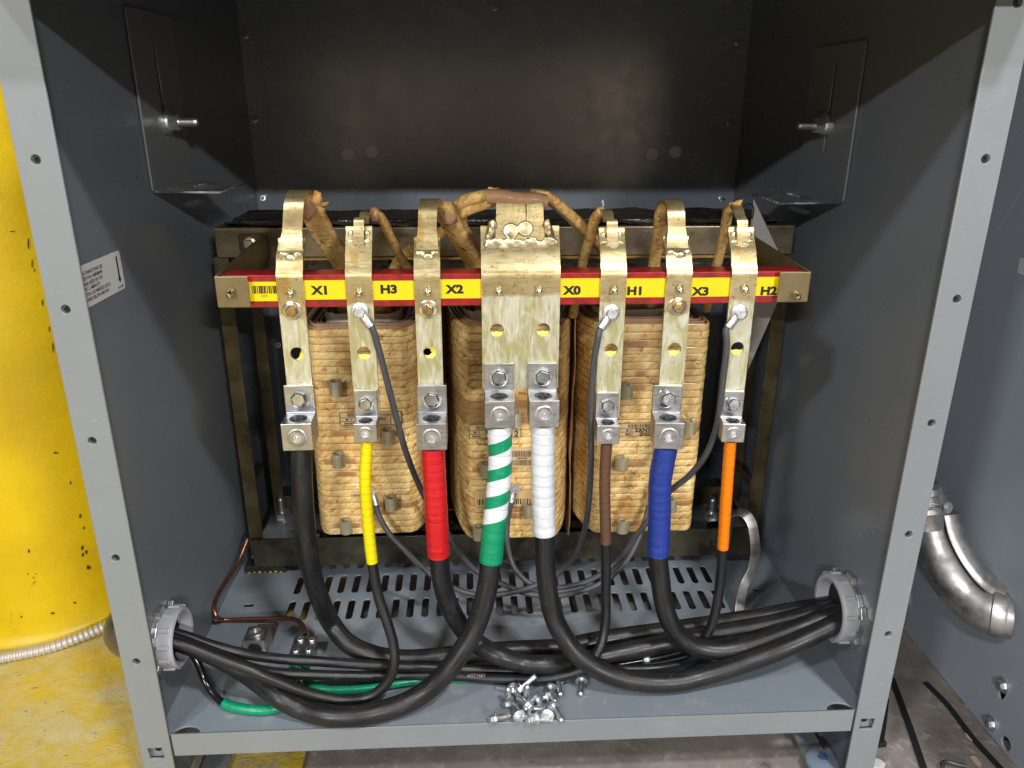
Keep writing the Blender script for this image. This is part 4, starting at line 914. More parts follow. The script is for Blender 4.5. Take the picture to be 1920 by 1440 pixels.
cable_obj('power_cable', 'thick black cable with red tape hanging from the X2 bus bar', 'red',
    [(815, 900, 'Y', .072), (818, 960, 'Y', .072), (823, 1045, 'Y', .074), (829, 1091, 'Y', .075), (842, 1135, 'Y', .075), (865, 1176, 'Y', .072), (897, 1208, 'Y', .067), (935, 1229, 'Z', .034), (979, 1243, 'Z', .024), (1022, 1246, 'Z', .022), (1080, 1240, 'Y', .066), (1139, 1229, 'Y', .074), (1227, 1210, 'Y', .081), (1300, 1196, 'Y', .084), (1393, 1180, 'Y', .081), (1470, 1165, 'Y', .075), (1530, 1150, 'Y', .074), (1560, 1144, 'Y', .075), (1600, 1136, 'Y', .076)], RB, .117, M_tred)
cable_obj('power_cable', 'thick black cable with blue tape hanging from the X3 bus bar', 'blue',
    [(1238, 900, 'Y', .072), (1236, 980, 'Y', .072), (1234, 1045, 'Y', .070), (1237, 1077, 'Y', .068), (1243, 1123, 'Y', .064), (1254, 1162, 'Y', .060), (1274, 1192, 'Y', .058), (1302, 1211, 'Y', .056), (1340, 1219, 'Y', .054), (1393, 1213, 'Y', .054), (1452, 1194, 'Y', .054), (1510, 1173, 'Y', .056), (1560, 1154, 'Y', .060), (1600, 1142, 'Y', .063)], RB, .117, M_tblu)
cable_obj('power_cable', 'thick black cable with white tape hanging from the right of the wide plate', 'white',
    [(1018, 900, 'Y', .068), (1021, 1007, 'Y', .064), (1024, 1077, 'Y', .060), (1030, 1123, 'Y', .056), (1041, 1164, 'Y', .052), (1058, 1196, 'Y', .047), (1084, 1228, 'Y', .040), (1122, 1255, 'Z', .030), (1168, 1272, 'Z', .020), (1227, 1280, 'Z', .014), (1277, 1277, 'Z', .014), (1335, 1262, 'Y', .037), (1393, 1244, 'Y', .038), (1452, 1222, 'Y', .037), (1510, 1197, 'Y', .041), (1545, 1180, 'Y', .046), (1565, 1170, 'Y', .049), (1600, 1154, 'Y', .052)], RB, .108, M_twht)
cable_obj('power_cable', 'thick black cable with green and white striped tape, left on the wide plate', 'green',
    [(938, 860, 'Y', .068), (933, 930, 'Y', .060), (925, 1000, 'Y', .052), (920, 1053, 'Y', .047), (914, 1100, 'Y', .042), (903, 1144, 'Y', .037), (886, 1187, 'Y', .032), (863, 1225, 'Y', .026), (837, 1260, 'Y', .021), (804, 1292, 'Y', .0185), (765, 1316, 'Z', .0165), (727, 1330, 'Z', .0125), (668, 1342, 'Z', .0115), (610, 1341, 'Z', .0115), (566, 1329, 'Z', .0125), (526, 1309, 'Y', .018), (495, 1286, 'Y', .031), (462, 1262, 'Y', .044), (425, 1240, 'Y', .051), (388, 1222, 'Y', .052), (352, 1208, 'Y', .052), (320, 1198, 'Y', .052)], RB*1.02, .131, M_tgw)
cable_obj('power_cable', 'thinner black cable with yellow tape hanging from the H3 bus bar', 'yellow',
    [(685, 900, 'Y', .070), (690, 980, 'Y', .066), (700, 1068, 'Y', .060), (711, 1123, 'Y', .054), (727, 1170, 'Y', .047), (738, 1210, 'Y', .040), (739, 1246, 'Y', .033), (727, 1278, 'Y', .029), (697, 1304, 'Y', .026), (654, 1313, 'Y', .024), (595, 1304, 'Y', .022), (537, 1284, 'Y', .020), (479, 1260, 'Y', .019), (420, 1238, 'Y', .021), (380, 1222, 'Y', .023), (348, 1210, 'Y', .024), (310, 1198, 'Y', .026)], RS, .120, M_tyel, tr_=1.10)
cable_obj('power_cable', 'thinner black cable with brown tape hanging from the H1 bus bar', 'brown',
    [(1134, 900, 'Y', .078), (1136, 1024, 'Y', .078), (1136, 1106, 'Y', .078), (1135, 1164, 'Y', .074), (1129, 1202, 'Y', .066), (1116, 1230, 'Y', .057), (1090, 1256, 'Y', .049), (1040, 1271, 'Z', .010), (1008, 1274, 'Z', .008), (935, 1273, 'Z', .007), (877, 1269, 'Z', .007), (814, 1268, 'Z', .008), (727, 1268, 'Z', .012), (610, 1266, 'Y', .048), (508, 1260, 'Y', .038), (464, 1250, 'Y', .033), (430, 1237, 'Y', .033), (382, 1216, 'Y', .034), (348, 1203, 'Y', .034), (310, 1190, 'Y', .035)], RS, .107, M_tbrn, tr_=1.08)
cable_obj('power_cable', 'thinner black cable with orange tape hanging from the H2 bus bar', 'orange',
    [(1362, 930, 'Y', .076), (1354, 1045, 'Y', .076), (1350, 1091, 'Y', .076), (1344, 1135, 'Y', .075), (1334, 1172, 'Y', .0725), (1320, 1202, 'Y', .0700), (1304, 1228, 'Y', .067), (1292, 1240, 'Z', .008), (1277, 1245, 'Z', .006), (1233, 1253, 'Z', .006), (1175, 1255, 'Z', .006), (1100, 1256, 'Z', .006), (1000, 1258, 'Z', .006), (900, 1256, 'Z', .008), (814, 1252, 'Z', .016), (727, 1249, 'Z', .022), (610, 1241, 'Y', .058), (522, 1235, 'Y', .052), (450, 1224, 'Y', .044), (391, 1208, 'Y', .042), (348, 1193, 'Y', .042), (310, 1182, 'Y', .043)], RS, .116, M_torg, tr_=1.10)
p = aZ(893, 1267, .0125); text('cable_print', 'AG71661', .0048, (p.x, p.y, p.z), (1, -.02, 0), (0, .3, .95), mat('grey_print', (.30, .30, .30), .5), None, .0, .00005)
o = bpy.data.objects['cable_print']; tag(o, 'tiny white print on the black cable below the bundle', 'cable print')

# ------------------------------------------------------------------ jumper leads with ring terminals
def jumper(label, ring_px, X, items, key_dir, endclip=True):
    c = aY(ring_px[0], ring_px[1], .0885)
    r = empty('jumper_lead', c, label, 'jumper lead', 'grey jumper leads from the bus bars to the coil taps')
    d = Vector(key_dir).normalized(); st = c+d*.0155
    tube('lead_jacket', [c+d*.014+V(0, -.002, 0), st+d*.004+V(0, -.0025, 0)]+pxpath(None, items), .0031, M_rubber, r, n=14)
    bm = B(); lathe(bm, [(0, .0078), (.0014, .0078)], c+V(0, .0006, 0), (0, -1, 0), 28); sweep(bm, [c+d*.004+V(0, -.001, 0), c+d*.0085+V(0, -.0018, 0), c+d*.0165+V(0, -.0026, 0)], rrsec(.0082, .0060, 3), up=(0, 1, 0)); mk('ring_terminal', bm, M_galv, r, smooth=True, angle=40, bevel=.0002)
    hexbolt('hex_bolt', c+V(.0002, -.0022, 0), (0, -1, 0), .0056, .0045, M_galv, r, .0074)
    if endclip:
        e = pxpath(None, items)[-1]; p2 = pxpath(None, items)[-2]; dd = (e-p2).normalized()
        bm = B(); sweep(bm, [e-dd*.004, e+dd*.006, e+dd*.012], circ(.0042, 12)); lathe(bm, [(0, .0056), (.0045, .0056)], e+dd*.014+V(0, -.003, 0), (0, -1, .1), 6); mk('crimp_terminal', bm, M_galv, r, smooth=True, angle=40)
    return r
jumper('dark grey jumper lead bolted to the H3 bus bar, running behind the red taped cable', (675, 583), XB['H3'],
    [(706, 640, 'Y', .086), (722, 700, 'Y', .090), (740, 770, 'Y', .098), (762, 850, 'Y', .11), (793, 925, 'Y', .13), (820, 972, 'Y', .14), (845, 1008, 'Y', .145), (867, 1044, 'Y', .15), (897, 1073, 'Y', .15), (938, 1093, 'Y', .145), (979, 1110, 'Y', .14), (1022, 1117, 'Y', .135), (1060, 1115, 'Y', .132), (1110, 1101, 'Y', .135), (1154, 1074, 'Y', .145), (1188, 1030, 'Y', .16), (1210, 975, 'Y', .18), (1218, 940, 'Y', .186)], (.55, 0, -.85))
jumper('dark grey jumper lead bolted to the H1 bus bar, hanging beside the brown taped cable', (1146, 586), XB['H1'],
    [(1122, 630, 'Y', .084), (1112, 690, 'Y', .088), (1108, 780, 'Y', .092), (1108, 870, 'Y', .10), (1103, 950, 'Y', .11), (1095, 998, 'Y', .12), (1075, 1045, 'Y', .13), (1043, 1077, 'Y', .135), (1008, 1096, 'Y', .135), (964, 1110, 'Y', .135), (915, 1116, 'Y', .138), (885, 1114, 'Y', .14), (847, 1100, 'Y', .145), (804, 1075, 'Y', .155), (760, 1032, 'Y', .165), (730, 1000, 'Y', .175), (712, 970, 'Y', .18), (703, 940, 'Y', .185)], (-.55, 0, -.85))
jumper('dark grey jumper lead from the H2 bus bar, swinging down behind the blue taped cable', (1386, 586), XB['H2'],
    [(1363, 640, 'Y', .084), (1356, 710, 'Y', .086), (1346, 790, 'Y', .090), (1325, 850, 'Y', .098), (1292, 892, 'Y', .108), (1255, 922, 'Y', .118), (1228, 960, 'Y', .13), (1196, 1000, 'Y', .14), (1160, 1050, 'Y', .145), (1105, 1088, 'Y', .14), (1045, 1102, 'Y', .14), (998, 1096, 'Y', .142), (968, 1070, 'Y', .15), (953, 1030, 'Y', .165), (951, 985, 'Y', .178), (960, 935, 'Y', .186)], (-.6, 0, -.8))

# ------------------------------------------------------------------ conduit bushings
def bushing(s, y, z, r, label):
    root = empty('conduit_bushing', (s*W, y, z), label, 'conduit bushing', 'grey plastic bushings in the side walls'); a = (-s, 0, 0); x0 = s*W
    c = V(x0, y, z)
    bm = B(); lathe(bm, [(.0055, r*.80), (.0055, r*.97), (.0070, r), (.0175, r), (.0195, r*.965), (.0202, r*.92), (.0195, r*.83), (.017, r*.80), (.0, r*.79)], c, a, 48, cap=False); mk('bushing_ring', bm, M_plastic, root, smooth=True, angle=40)
    bm = B()
    for k in range(12):
        an = 2*PI*k/12+.2; ce = V(x0-s*.0122, y+math.cos(an)*r*1.0, z+math.sin(an)*r*1.0); obox(bm, ce, (.0105, .0042, .0035), Matrix.Rotation(an-PI/2, 3, 'X'))
    mk('grip_rib', bm, M_plastic, root, bevel=.0008)
    bm = B(); lathe(bm, [(.0, r*1.03), (.0055, r*1.03), (.0062, r*.98)], c, a, 40)
    for k in range(6): an = 2*PI*k/6+.6; ce = V(x0-s*.0030, y+math.cos(an)*r*1.06, z+math.sin(an)*r*1.06); obox(bm, ce, (.0055, .012, .0070), Matrix.Rotation(an-PI/2, 3, 'X'))
    mk('locknut', bm, M_galvdull, root, bevel=.0006)
    bm = B(); lathe(bm, [(.0, r*.775), (.0075, r*.775)], c, a, 40); mk('conduit_opening_shade', bm, M_hole_shade, root)  # solid black disc painted for the dark inside the conduit
    # conduit outside the wall
    return root
pl = aX(341, 1199, -.3218); pr_ = aX(1559, 1149, .3218)
bushing(-1, pl.y+.004, pl.z, .0290, 'pale grey plastic bushing in the left cabinet wall, black cables passing through')
bushing(1, pr_.y+.008, pr_.z+.001, .0350, 'pale grey plastic bushing in the right cabinet wall, thick black cables passing through')

# ------------------------------------------------------------------ grounding parts on the pan
g1 = aZ(478, 1232, .0); root = empty('ground_lug', (-.278, .112, 0), 'large aluminium ground lug with screw on top, standing on the cabinet floor at left', 'ground lug')
x0, x1, y0, y1, zh = -.2885, -.2650, .103, .128, .024
bm = B(); box(bm, (x0, y0, .0042), (x1, y1, zh)); mk('lug_body', bm, M_alu, root, bevel=.0006)
bm = B(); box(bm, (x0, y1-.001, .0008), (x1+.0, .158, .0040)); mk('lug_tongue', bm, M_alu, root, bevel=.0004)
bm = B(); lathe(bm, [(0, .0082), (.003, .0082), (.0038, .0076), (.0038, .0058), (-.0, .0055)], ((x0+x1)/2, y0+.011, zh), (0, 0, 1), 28, cap=False); lathe(bm, [(.0002, .0056), (.0006, .0056)], ((x0+x1)/2, y0+.011, zh), (0, 0, 1), 6); mk('set_screw', bm, M_galvdull, root, smooth=True, angle=30)
bm = B(); lathe(bm, [(0, .0076), (.0012, .0070), (.0016, .003)], ((x0+x1)/2, y0, .0130), (0, -1, 0), 24); mk('joint_compound', bm, M_grease, root, smooth=True)
root = empty('ground_lug', (-.222, .112, 0), 'flat aluminium ground lug with four small screws, holding green taped wires', 'ground lug')
a = aZ(543, 1226, .016); b = aZ(601, 1180, .016)
bm = B(); box(bm, (a.x, a.y-.002, .0008), (a.x+.0245, a.y+.0260, .0170)); mk('lug_body', bm, M_alu, root, bevel=.0005)
for u, v in ((.25, .18), (.78, .20), (.30, .82), (.80, .78)):
    q = V(a.x+.0245*u, a.y-.002+.028*v, .0171); bm = B(); lathe(bm, [(0, .0036), (.0016, .0036), (.002, .0032), (.002, .0020), (.0, .0019)], q, (0, 0, 1), 20, cap=False); mk('set_screw', bm, M_galv, root, smooth=True, angle=30)
    bm = B(); lathe(bm, [(0, .0020), (.0003, .0020)], q, (0, 0, 1), 12); mk('hex_socket', bm, M_hole_shade, root)  # black disc painted for the shade down in the socket
cw = [(464, 1012, 'X', -.325), (447, 1053, 'X', -.332), (423, 1091, 'X', -.337), (402, 1132, 'X', -.337), (404, 1153, 'X', -.333), (419, 1162, 'Z', .004), (464, 1161, 'Z', .005), (522, 1160, 'Z', .008), (550, 1161, 'Z', .011), (567, 1172, 'Z', .0125), (573, 1190, 'Z', .010)]
tag(tube('copper_wire', pxpath(None, cw), .0026, M_copper, n=12), 'bare copper ground wire bent round on the cabinet floor at left', 'copper wire')
def gwire(label, items, r, gi, m_taped=M_tgrn, seg=None):
    root = empty('ground_wire', pxpath(None, items)[0], label, 'ground wire', 'ground wires with green tape')
    path = spline(pxpath(None, items), .003); sweep_b = B(); sweep(sweep_b, path, circ(r, 14)); mk('wire_jacket', sweep_b, M_thin, root, smooth=True)
    n = len(path); i0, i1 = int(gi[0]*n), min(n, max(int(gi[1]*n), int(gi[0]*n)+2))
    bm = B(); sweep(bm, path[i0:i1], circ(r*1.28, 18)); mk('colour_tape', bm, M_tgrn, root, smooth=True)
gwire('black ground wire with green tape leaving the left bushing and looping along the floor', [(310, 1186, 'Y', .055), (345, 1206, 'Y', .062), (371, 1243, 'Z', .036), (384, 1275, 'Z', .020), (400, 1301, 'Z', .010), (420, 1319, 'Z', .006), (455, 1329, 'Z', .0055), (503, 1331, 'Z', .0055), (540, 1318, 'Z', .006), (553, 1290, 'Z', .006), (553, 1250, 'Z', .007), (556, 1225, 'Z', .008)], .0038, (.42, 1.0))
gwire('black ground wire with green tape running right from the four screw lug', [(575, 1222, 'Z', .008), (574, 1250, 'Z', .007), (578, 1275, 'Z', .006), (597, 1290, 'Z', .0055), (639, 1294, 'Z', .0055), (697, 1290, 'Z', .0055), (753, 1281, 'Z', .0055), (814, 1275, 'Z', .004), (900, 1272, 'Z', .004), (1000, 1266, 'Z', .004), (1200, 1240, 'Z', .005), (1400, 1190, 'Z', .02), (1545, 1165, 'X', .325)], .0030, (.0, .36))
# bent aluminium strap at the right
pts = [aZ(1386, 1158, .001), aY(1388, 1128, .160), aY(1396, 1096, .165), aY(1410, 1068, .170), aY(1416, 1035, .174), aY(1414, 1005, .178), aY(1408, 978, .184), aY(1396, 963, .192), aY(1380, 961, .204), aY(1370, 978, .220), aY(1366, 1010, .238), aY(1362, 1030, .2605)]
bm = B(); sweep(bm, spline(pts, .003), rsec(.0115, .0022), up=(0, 1, 0)); o = mk('ground_strap', bm, M_galvdull, None, bevel=.0004); tag(o, 'bent bare aluminium strap arching from the core frame to the cabinet floor at right', 'ground strap')

# hanging document card at the right
card = empty('document_card', aY(1412, 376, .19), 'pale card hung from a black tie behind the right bus bar', 'card')
q = [aY(1413, 373, .262), aY(1480, 515, .255), aY(1403, 692, .245), aY(1392, 560, .262)]
bm = B(); prism(bm, q, (.0006, .0006, 0)); mk('card_sheet', bm, mat('grey_card', (.42, .40, .37), .5), card)
bm = B()
u = (q[2]-q[1]).normalized(); n_ = (q[3]-q[1]).normalized()
for k in range(7):
    for j in range(3):
        a_ = q[1].lerp(q[2], .12+.26*j)+(q[3]-q[1])*(.12+.10*k)*.8; b_ = a_+(q[2]-q[1])*(.20+.04*((k*3+j) % 2)); nn = V(-.0005, -.0006, 0)
        prism(bm, [a_+nn, b_+nn, b_+nn+n_*.0007, a_+nn+n_*.0007], (-.0001, -.0001, 0))
mk('fine_print', bm, M_ink, card)
tube('hanging_tie', [aY(1410, 410, .259), aY(1413, 392, .259), aY(1409, 383, .258), aY(1396, 385, .26), aY(1390, 402, .262), aY(1386, 430, .264)], .0008, M_black, card, n=8)

# ------------------------------------------------------------------ loose screws on the pan
def mk_screw():
    bm = B(); lathe(bm, [(0, .0040), (.0002, .0044), (.0036, .0044), (.0042, .0038)], (0, 0, 0), (0, 0, -1), 6)
    o1 = bm
    head = o1
    return head
sm = {}
def screw_mesh():
    bm = B(); lathe(bm, [(-.0001, .0062), (.0011, .0062), (.0013, .0050)], (0, 0, 0), (0, 0, 1), 24); lathe(bm, [(.0010, .0042), (.0046, .0042), (.0052, .0035)], (0, 0, 0), (0, 0, 1), 6)
    bmesh.ops.recalc_face_normals(bm, faces=bm.faces); a = bpy.data.meshes.new('screw_head'); bm.to_mesh(a); bm.free(); a.materials.append(M_galv)
    bm = B(); pr = [(0, .0030)]; z = .0008
    while z < .0165: pr += [(z, .0031), (z+.0005, .0025)]; z += .0010
    pr += [(.0172, .0022), (.0178, .0014)]
    lathe(bm, pr, (0, 0, 0), (0, 0, -1), 14); bmesh.ops.recalc_face_normals(bm, faces=bm.faces); b = bpy.data.meshes.new('screw_thread'); bm.to_mesh(b); bm.free(); b.materials.append(M_galv)
    for f in b.polygons: f.use_smooth = True
    return a, b
HM, TM = screw_mesh()
Zm = lambda x, y: (900+x/8.727, 1250+y/8.727)
SC = [((240, 850), (480, 800), .0062, 'loose screw on its side, nearest the left end of the screw pile by the lip'), ((640, 800), (560, 640), .009, 'loose screw pointing away from the lip, second from left in the front row'),
      ((450, 580), None, .0, 'loose screw standing on its head at the left rear of the pile'), ((500, 370), (350, 350), .0062, 'loose screw lying behind the left upright screw'),
      ((570, 360), (640, 500), .006, 'loose screw lying on edge between the two upright screws'), ((760, 540), None, .0, 'loose screw standing on its head in the middle rear of the pile'),
      ((690, 330), (910, 150), .012, 'loose screw pointing up and away at the rear of the pile, under the cable'), ((790, 640), (590, 470), .010, 'loose screw lying diagonally in the centre of the pile'),
      ((790, 680), (1010, 690), .007, 'loose screw lying flat and pointing right in the centre of the pile'), ((830, 840), (1090, 720), .0064, 'loose screw near the lip pointing right and away'),
      ((1085, 490), (840, 560), .007, 'loose screw with its head to the right, behind the centre of the pile'), ((950, 560), (1010, 690), .0062, 'loose screw with flange up, right of the pile centre'),
      ((1160, 360), (1240, 610), .0062, 'loose screw pointing at the lip, left of the two at the rear right'), ((1270, 250), (1340, 550), .0062, 'loose screw pointing at the lip, right of the two at the rear right'),
      ((1660, 240), (1645, 490), .0062, 'loose screw lying alone to the right of the pile'), ((1210, 660), (1330, 870), .0062, 'loose screw pointing at the lip at the right front of the pile'),
      ((1110, 790), (1140, 700), .0062, 'loose screw against the lip with its flange showing'), ((930, 850), (1030, 860), .0055, 'loose screw half hidden against the lip'),
      ((300, 300), None, None, '')]
def put_screw(base, tip, label):
    r = empty('loose_screw', base, label, 'screw', 'loose zinc screws on the cabinet floor')
    d = (tip-base).normalized(); q = Vector((0, 0, -1)).rotation_difference(d)
    for nm, me in (('screw_head', HM), ('screw_thread', TM)):
        o = bpy.data.objects.new(nm, me); COL.objects.link(o); o.parent = r
    r.rotation_mode = 'QUATERNION'; r.rotation_quaternion = q @ Vector((0, 0, 1)).rotation_difference(Vector((0, 0, 1)))
for (h, t_, z, lb) in SC[:-1]:
    if t_ is None:
        b = aZ(*Zm(*h), .0052); put_screw(V(b.x, b.y, .0053), V(b.x+.001, b.y+.0008, .03), lb)
    else:
        b = aZ(*Zm(*h), z); e_ = aZ(*Zm(*t_), .0034 if z < .0075 else z-.002)
        if 'pointing up' in lb: e_ = aZ(*Zm(*t_), .020)
        put_screw(b, e_, lb)
put_screw(aZ(1213, 1237, .0062), aZ(1240, 1232, .0035), 'loose screw lying under the thick cables, right of the pile')
put_screw(aZ(976, 1391, -.012)+V(0, 0, 0), aZ(976, 1391, -.012)+V(0, .01, 0), 'tmp')
o = [x for x in bpy.data.objects if x.name.startswith('loose_screw') and x.get('label') == 'tmp'][0]
for c_ in list(o.children): bpy.data.objects.remove(c_)
bpy.data.objects.remove(o)

# ------------------------------------------------------------------ things outside the cabinet
# yellow column
col = B(); n = 64; cxx, cyy, R = -.635, .416, .150; prof = [(ZF+.003, R+.012), (ZF+.008, R+.006), (ZF+.018, R+.0015), (ZF+.035, R)]+[(z/20, R) for z in range(0, 45, 2)]
rings = [[col.verts.new((cxx+r_*math.cos(2*PI*i/n), cyy+r_*math.sin(2*PI*i/n), z)) for i in range(n)] for z, r_ in prof]
for k in range(len(rings)-1):
    for i in range(n): col.faces.new((rings[k][i], rings[k][(i+1) % n], rings[k+1][(i+1) % n], rings[k+1][i]))
tag(mk('yellow_column', col, M_ycol, None, smooth=True), 'round yellow painted column left of the cabinet, paint chipped', 'column')
colo = bpy.data.objects['yellow_column']
def aC(px, py):
    r_ = ray(px, py); ox, oy = CAM.x-cxx, CAM.y-cyy; a_ = r_.x**2+r_.y**2; b_ = 2*(ox*r_.x+oy*r_.y); c_ = ox*ox+oy*oy-(R+.0004)**2
    q_ = b_*b_-4*a_*c_
    return None if q_ < 0 else CAM+r_*((-b_-math.sqrt(q_))/(2*a_))
M_chip = mat('bare_steel_chip', (.06, .035, .02), .7)
random.seed(12)
for (mx_, my_, mw_, mh_) in ((53, 457, 3, 24), (60, 495, 3, 16), (64, 507, 2, 8), (79, 568, 3, 13), (92, 617, 3, 11), (99, 650, 3, 20), (24, 434, 11, 2), (154, 1027, 5, 9), (162, 1035, 5, 7), (155, 1040, 4, 8), (150, 968, 5, 8), (157, 990, 4, 6), (166, 1064, 9, 8), (104, 849, 9, 4), (54, 1033, 4, 7), (99, 1150, 8, 4), (40, 1156, 4, 4), (27, 1182, 5, 5), (132, 905, 3, 7), (63, 1083, 3, 3), (67, 1076, 3, 2), (52, 1076, 3, 3), (140, 1130, 8, 3)):
    P8 = [aC(mx_+mw_/2*math.cos(k*PI/4)*random.uniform(.7, 1.2), my_+mh_/2*math.sin(k*PI/4)*random.uniform(.7, 1.2)) for k in range(8)]
    if None in P8: continue
    nv = Vector((P8[0].x-cxx, P8[0].y-cyy, 0)).normalized()*.0003; bm = B(); prism(bm, P8, nv); mk('paint_chip', bm, M_chip, colo)
# armoured cable on the floor
pth = spline([aZ(-60, 1246, -.090), aZ(0, 1235, -.090), aZ(100, 1213, -.090), aZ(185, 1180, -.086), aZ(230, 1158, -.08)], .0012)
bm = B(); sweep(bm, pth, circ(.0066, 16), scale=lambda u, L: 1+.11*math.sin(L/.0062*2*PI)); tag(mk('armoured_cable', bm, M_armour, None, smooth=True, angle=80), 'ribbed metal armoured cable lying on the yellow floor by the column', 'armoured cable')
yb_, zb_ = pl.y+.006, pl.z
bm = B(); sweep(bm, spline([V(-.3597, yb_+.01, zb_-.004), V(-.372, yb_+.018, zb_-.006), V(-.384, yb_+.034, zb_-.016), V(-.388, yb_+.06, zb_-.04), V(-.39, yb_+.07, zb_-.08), V(-.385, yb_+.075, ZF+.004)], .006), circ(.029, 24)); tag(mk('conduit_elbow', bm, M_darkal, None, smooth=True), 'dark metal conduit elbow on the outside of the cabinet, left', 'conduit elbow')
# neighbouring cabinet
XN = .530
nb = empty('neighbour_enclosure', (XN, .3, ZF), 'second grey metal cabinet standing to the right', 'enclosure')
holes = [disc(0, 0, .001)]
def nY(px, py): p = aX(px, py, XN); return (p.y, p.z)
hs = [disc(*nY(1888, 1394), .0075), [(nY(1882, 1292)[0]+.006*math.cos(a), nY(1882, 1292)[1]+.013*math.sin(a)) for a in [2*PI*k/20 for k in range(20)]]]
plate('side_panel', rect(-.25, ZF+.001, .9, 1.3), hs, .0025, (XN, 0, 0), (0, 1, 0), (0, 0, 1), M_neigh, nb)
bm = B(); box(bm, (XN+.02, -.24, ZF+.01), (XN+.5, .88, 1.29)); mk('cabinet_body', bm, M_neigh, nb)
for px, py in ((1882, 1285), (1860, 1356)):
    q = aX(px, py, XN-.0013); bm = B(); lathe(bm, [(0, .0085), (.0015, .0085), (.0018, .0078)], q, (-1, 0, 0), 24); lathe(bm, [(.0016, .0058), (.0058, .0058), (.0066, .0048)], q, (-1, 0, 0), 6); mk('hex_bolt', bm, M_galv, nb)
M_scr = mat('scratch', (.42, .45, .47), .5)
for (x0_, y0_, x1_, y1_, w_) in ((1918, 352, 1859, 452, .0010), (1905, 250, 1893, 268, .0006), (1890, 275, 1885, 292, .0006), (1877, 526, 1878, 536, .002), (1885, 655, 1886, 660, .001), (1835, 1298, 1840, 1305, .0015)):
    a_ = aX(x0_, y0_, XN-.0015); b_ = aX(x1_, y1_, XN-.0015); s_ = V(0, w_/2, w_/3); bm = B(); prism(bm, [a_-s_, b_-s_, b_+s_, a_+s_], (-.00008, 0, 0)); mk('scratch_mark', bm, M_scr, nb)
a_ = aX(1916, 483, XN-.0015); b_ = aX(1917, 515, XN-.0015); plate('white_label', rrect(a_.y-.08, b_.z, a_.y+.002, a_.z, .003), [], .0004, (XN-.0016, 0, 0), (0, 1, 0), (0, 0, 1), M_wlabel, nb, .00005)
# cast pull elbow between the two cabinets
pe = empty('pull_elbow', (.47, .1, .08), 'cast aluminium pull elbow joining the two cabinets, with clamped cover', 'pull elbow')
E0 = aX(1738, 985, .445); E1 = aX(1890, 1150, .505)
path = spline([aY(1735, 915, .19), aY(1744, 965, .175), aY(1756, 1020, .16), aY(1782, 1072, .14), aY(1816, 1115, .118), aY(1848, 1140, .100), aY(1872, 1149, .090), aY(1890, 1152, .086)], .004)
bm = B(); sweep(bm, path, circ(.0250, 32), scale=lambda u, L: .80+.25*min(1, u*1.6)); mk('elbow_body', bm, M_cast, pe, smooth=True)
q1 = path[-1]; dd = (path[-1]-path[-5]).normalized(); bm = B(); lathe(bm, [(-.016, .0262), (-.014, .0285), (-.004, .0290), (0, .0275)], q1, dd, 36); mk('end_collar', bm, M_cast, pe, smooth=True, angle=40)
# black gasket seam and cover shell
def off_path(o1, o2): return [p_+Vector((o1, -o2, o1*.0)) for p_ in path]
i0 = int(len(path)*.22); i1 = int(len(path)*.93)
sub = path[i0:i1]
bm = B(); sh = [p_+V(.012, -.002, .012) for p_ in sub]; sweep(bm, sh, rrsec(.042, .034, 5), up=(1, 0, .6), scale=lambda u, L: .84+.20*u); mk('elbow_cover', bm, M_cast, pe, smooth=True)
gs = [p_+V(-.0015, -.0178, .0204) for k, p_ in enumerate(sub)]
tube('gasket_seam', gs, .0013, M_black, pe, raw=True, n=8)
c1 = aX(1768, 951, .437); c2 = aX(1796, 952, .445); c0 = aX(1738, 948, .435)
bm = B(); lathe(bm, [(0, .0030)]+[(.001*k, .0030-.0004*(k % 2)) for k in range(1, 30)], c0, c2-c0, 14); mk('clamp_bolt', bm, M_galv, pe, smooth=True, angle=60)
bm = B(); ax_ = (c2-c0); lathe(bm, [(0, .0050), (.0015, .0062), (.0040, .0062), (.0055, .0050)], c0+ax_*.58, ax_, 20); lathe(bm, [(0, .009), (.003, .009)], c0+ax_*.05, ax_, 20); mk('clamp_boss', bm, M_cast, pe, smooth=True, angle=40)
bm = B(); lathe(bm, [(-.016, .0155), (0, .0165), (.003, .019), (.008, .0185), (.011, .0145), (.02, .0140), (.022, .017), (.028, .0165)], aX(1736, 962, .438), (-.12, .25, .9), 28); mk('upper_hub', bm, M_cast, pe, smooth=True, angle=40)
# dome of the conduit leaving this cabinet, right of the strip
yr_, zr_ = pr_.y+.008, pr_.z
bm = B(); lathe(bm, [(-.001, .034), (.012, .037), (.035, .0385), (.050, .034), (.060, .024), (.064, .008)], (.3598, yr_+.035, zr_-.016), (1, 0, 0), 36); tag(mk('conduit_hub', bm, M_darkal, None, smooth=True), 'dark round conduit hub on the outside of the cabinet, right', 'conduit hub')

# zip ties, scraps and debris on the floor at right
def strip_on_floor(name, pts, wd, m, label, cat, group=None, t=.0014, z=ZF+.0012):
    bm = B(); sweep(bm, spline([V(aZ(x, y, z).x, aZ(x, y, z).y, z) for x, y in pts], .006), rsec(wd, t), up=(0, 0, 1)); return tag(mk(name, bm, m), label, cat, group)
r_ = empty('cable_tie', aZ(1652, 1390, ZF), 'short black cable tie with square head close by the cabinet strip', 'cable tie', 'black cable ties on the floor')
bm = B(); sweep(bm, spline([aZ(1662, 1310, ZF+.0012), aZ(1658, 1350, ZF+.0012), aZ(1652, 1390, ZF+.0012)], .005), rsec(.0055, .0016)); mk('tie_strap', bm, M_black, r_)
c_ = aZ(1652, 1393, ZF+.003); bm = B(); obox(bm, c_, (.0088, .0075, .006), Matrix.Rotation(.1, 3, 'Z')); mk('tie_head', bm, M_black, r_, bevel=.0005)
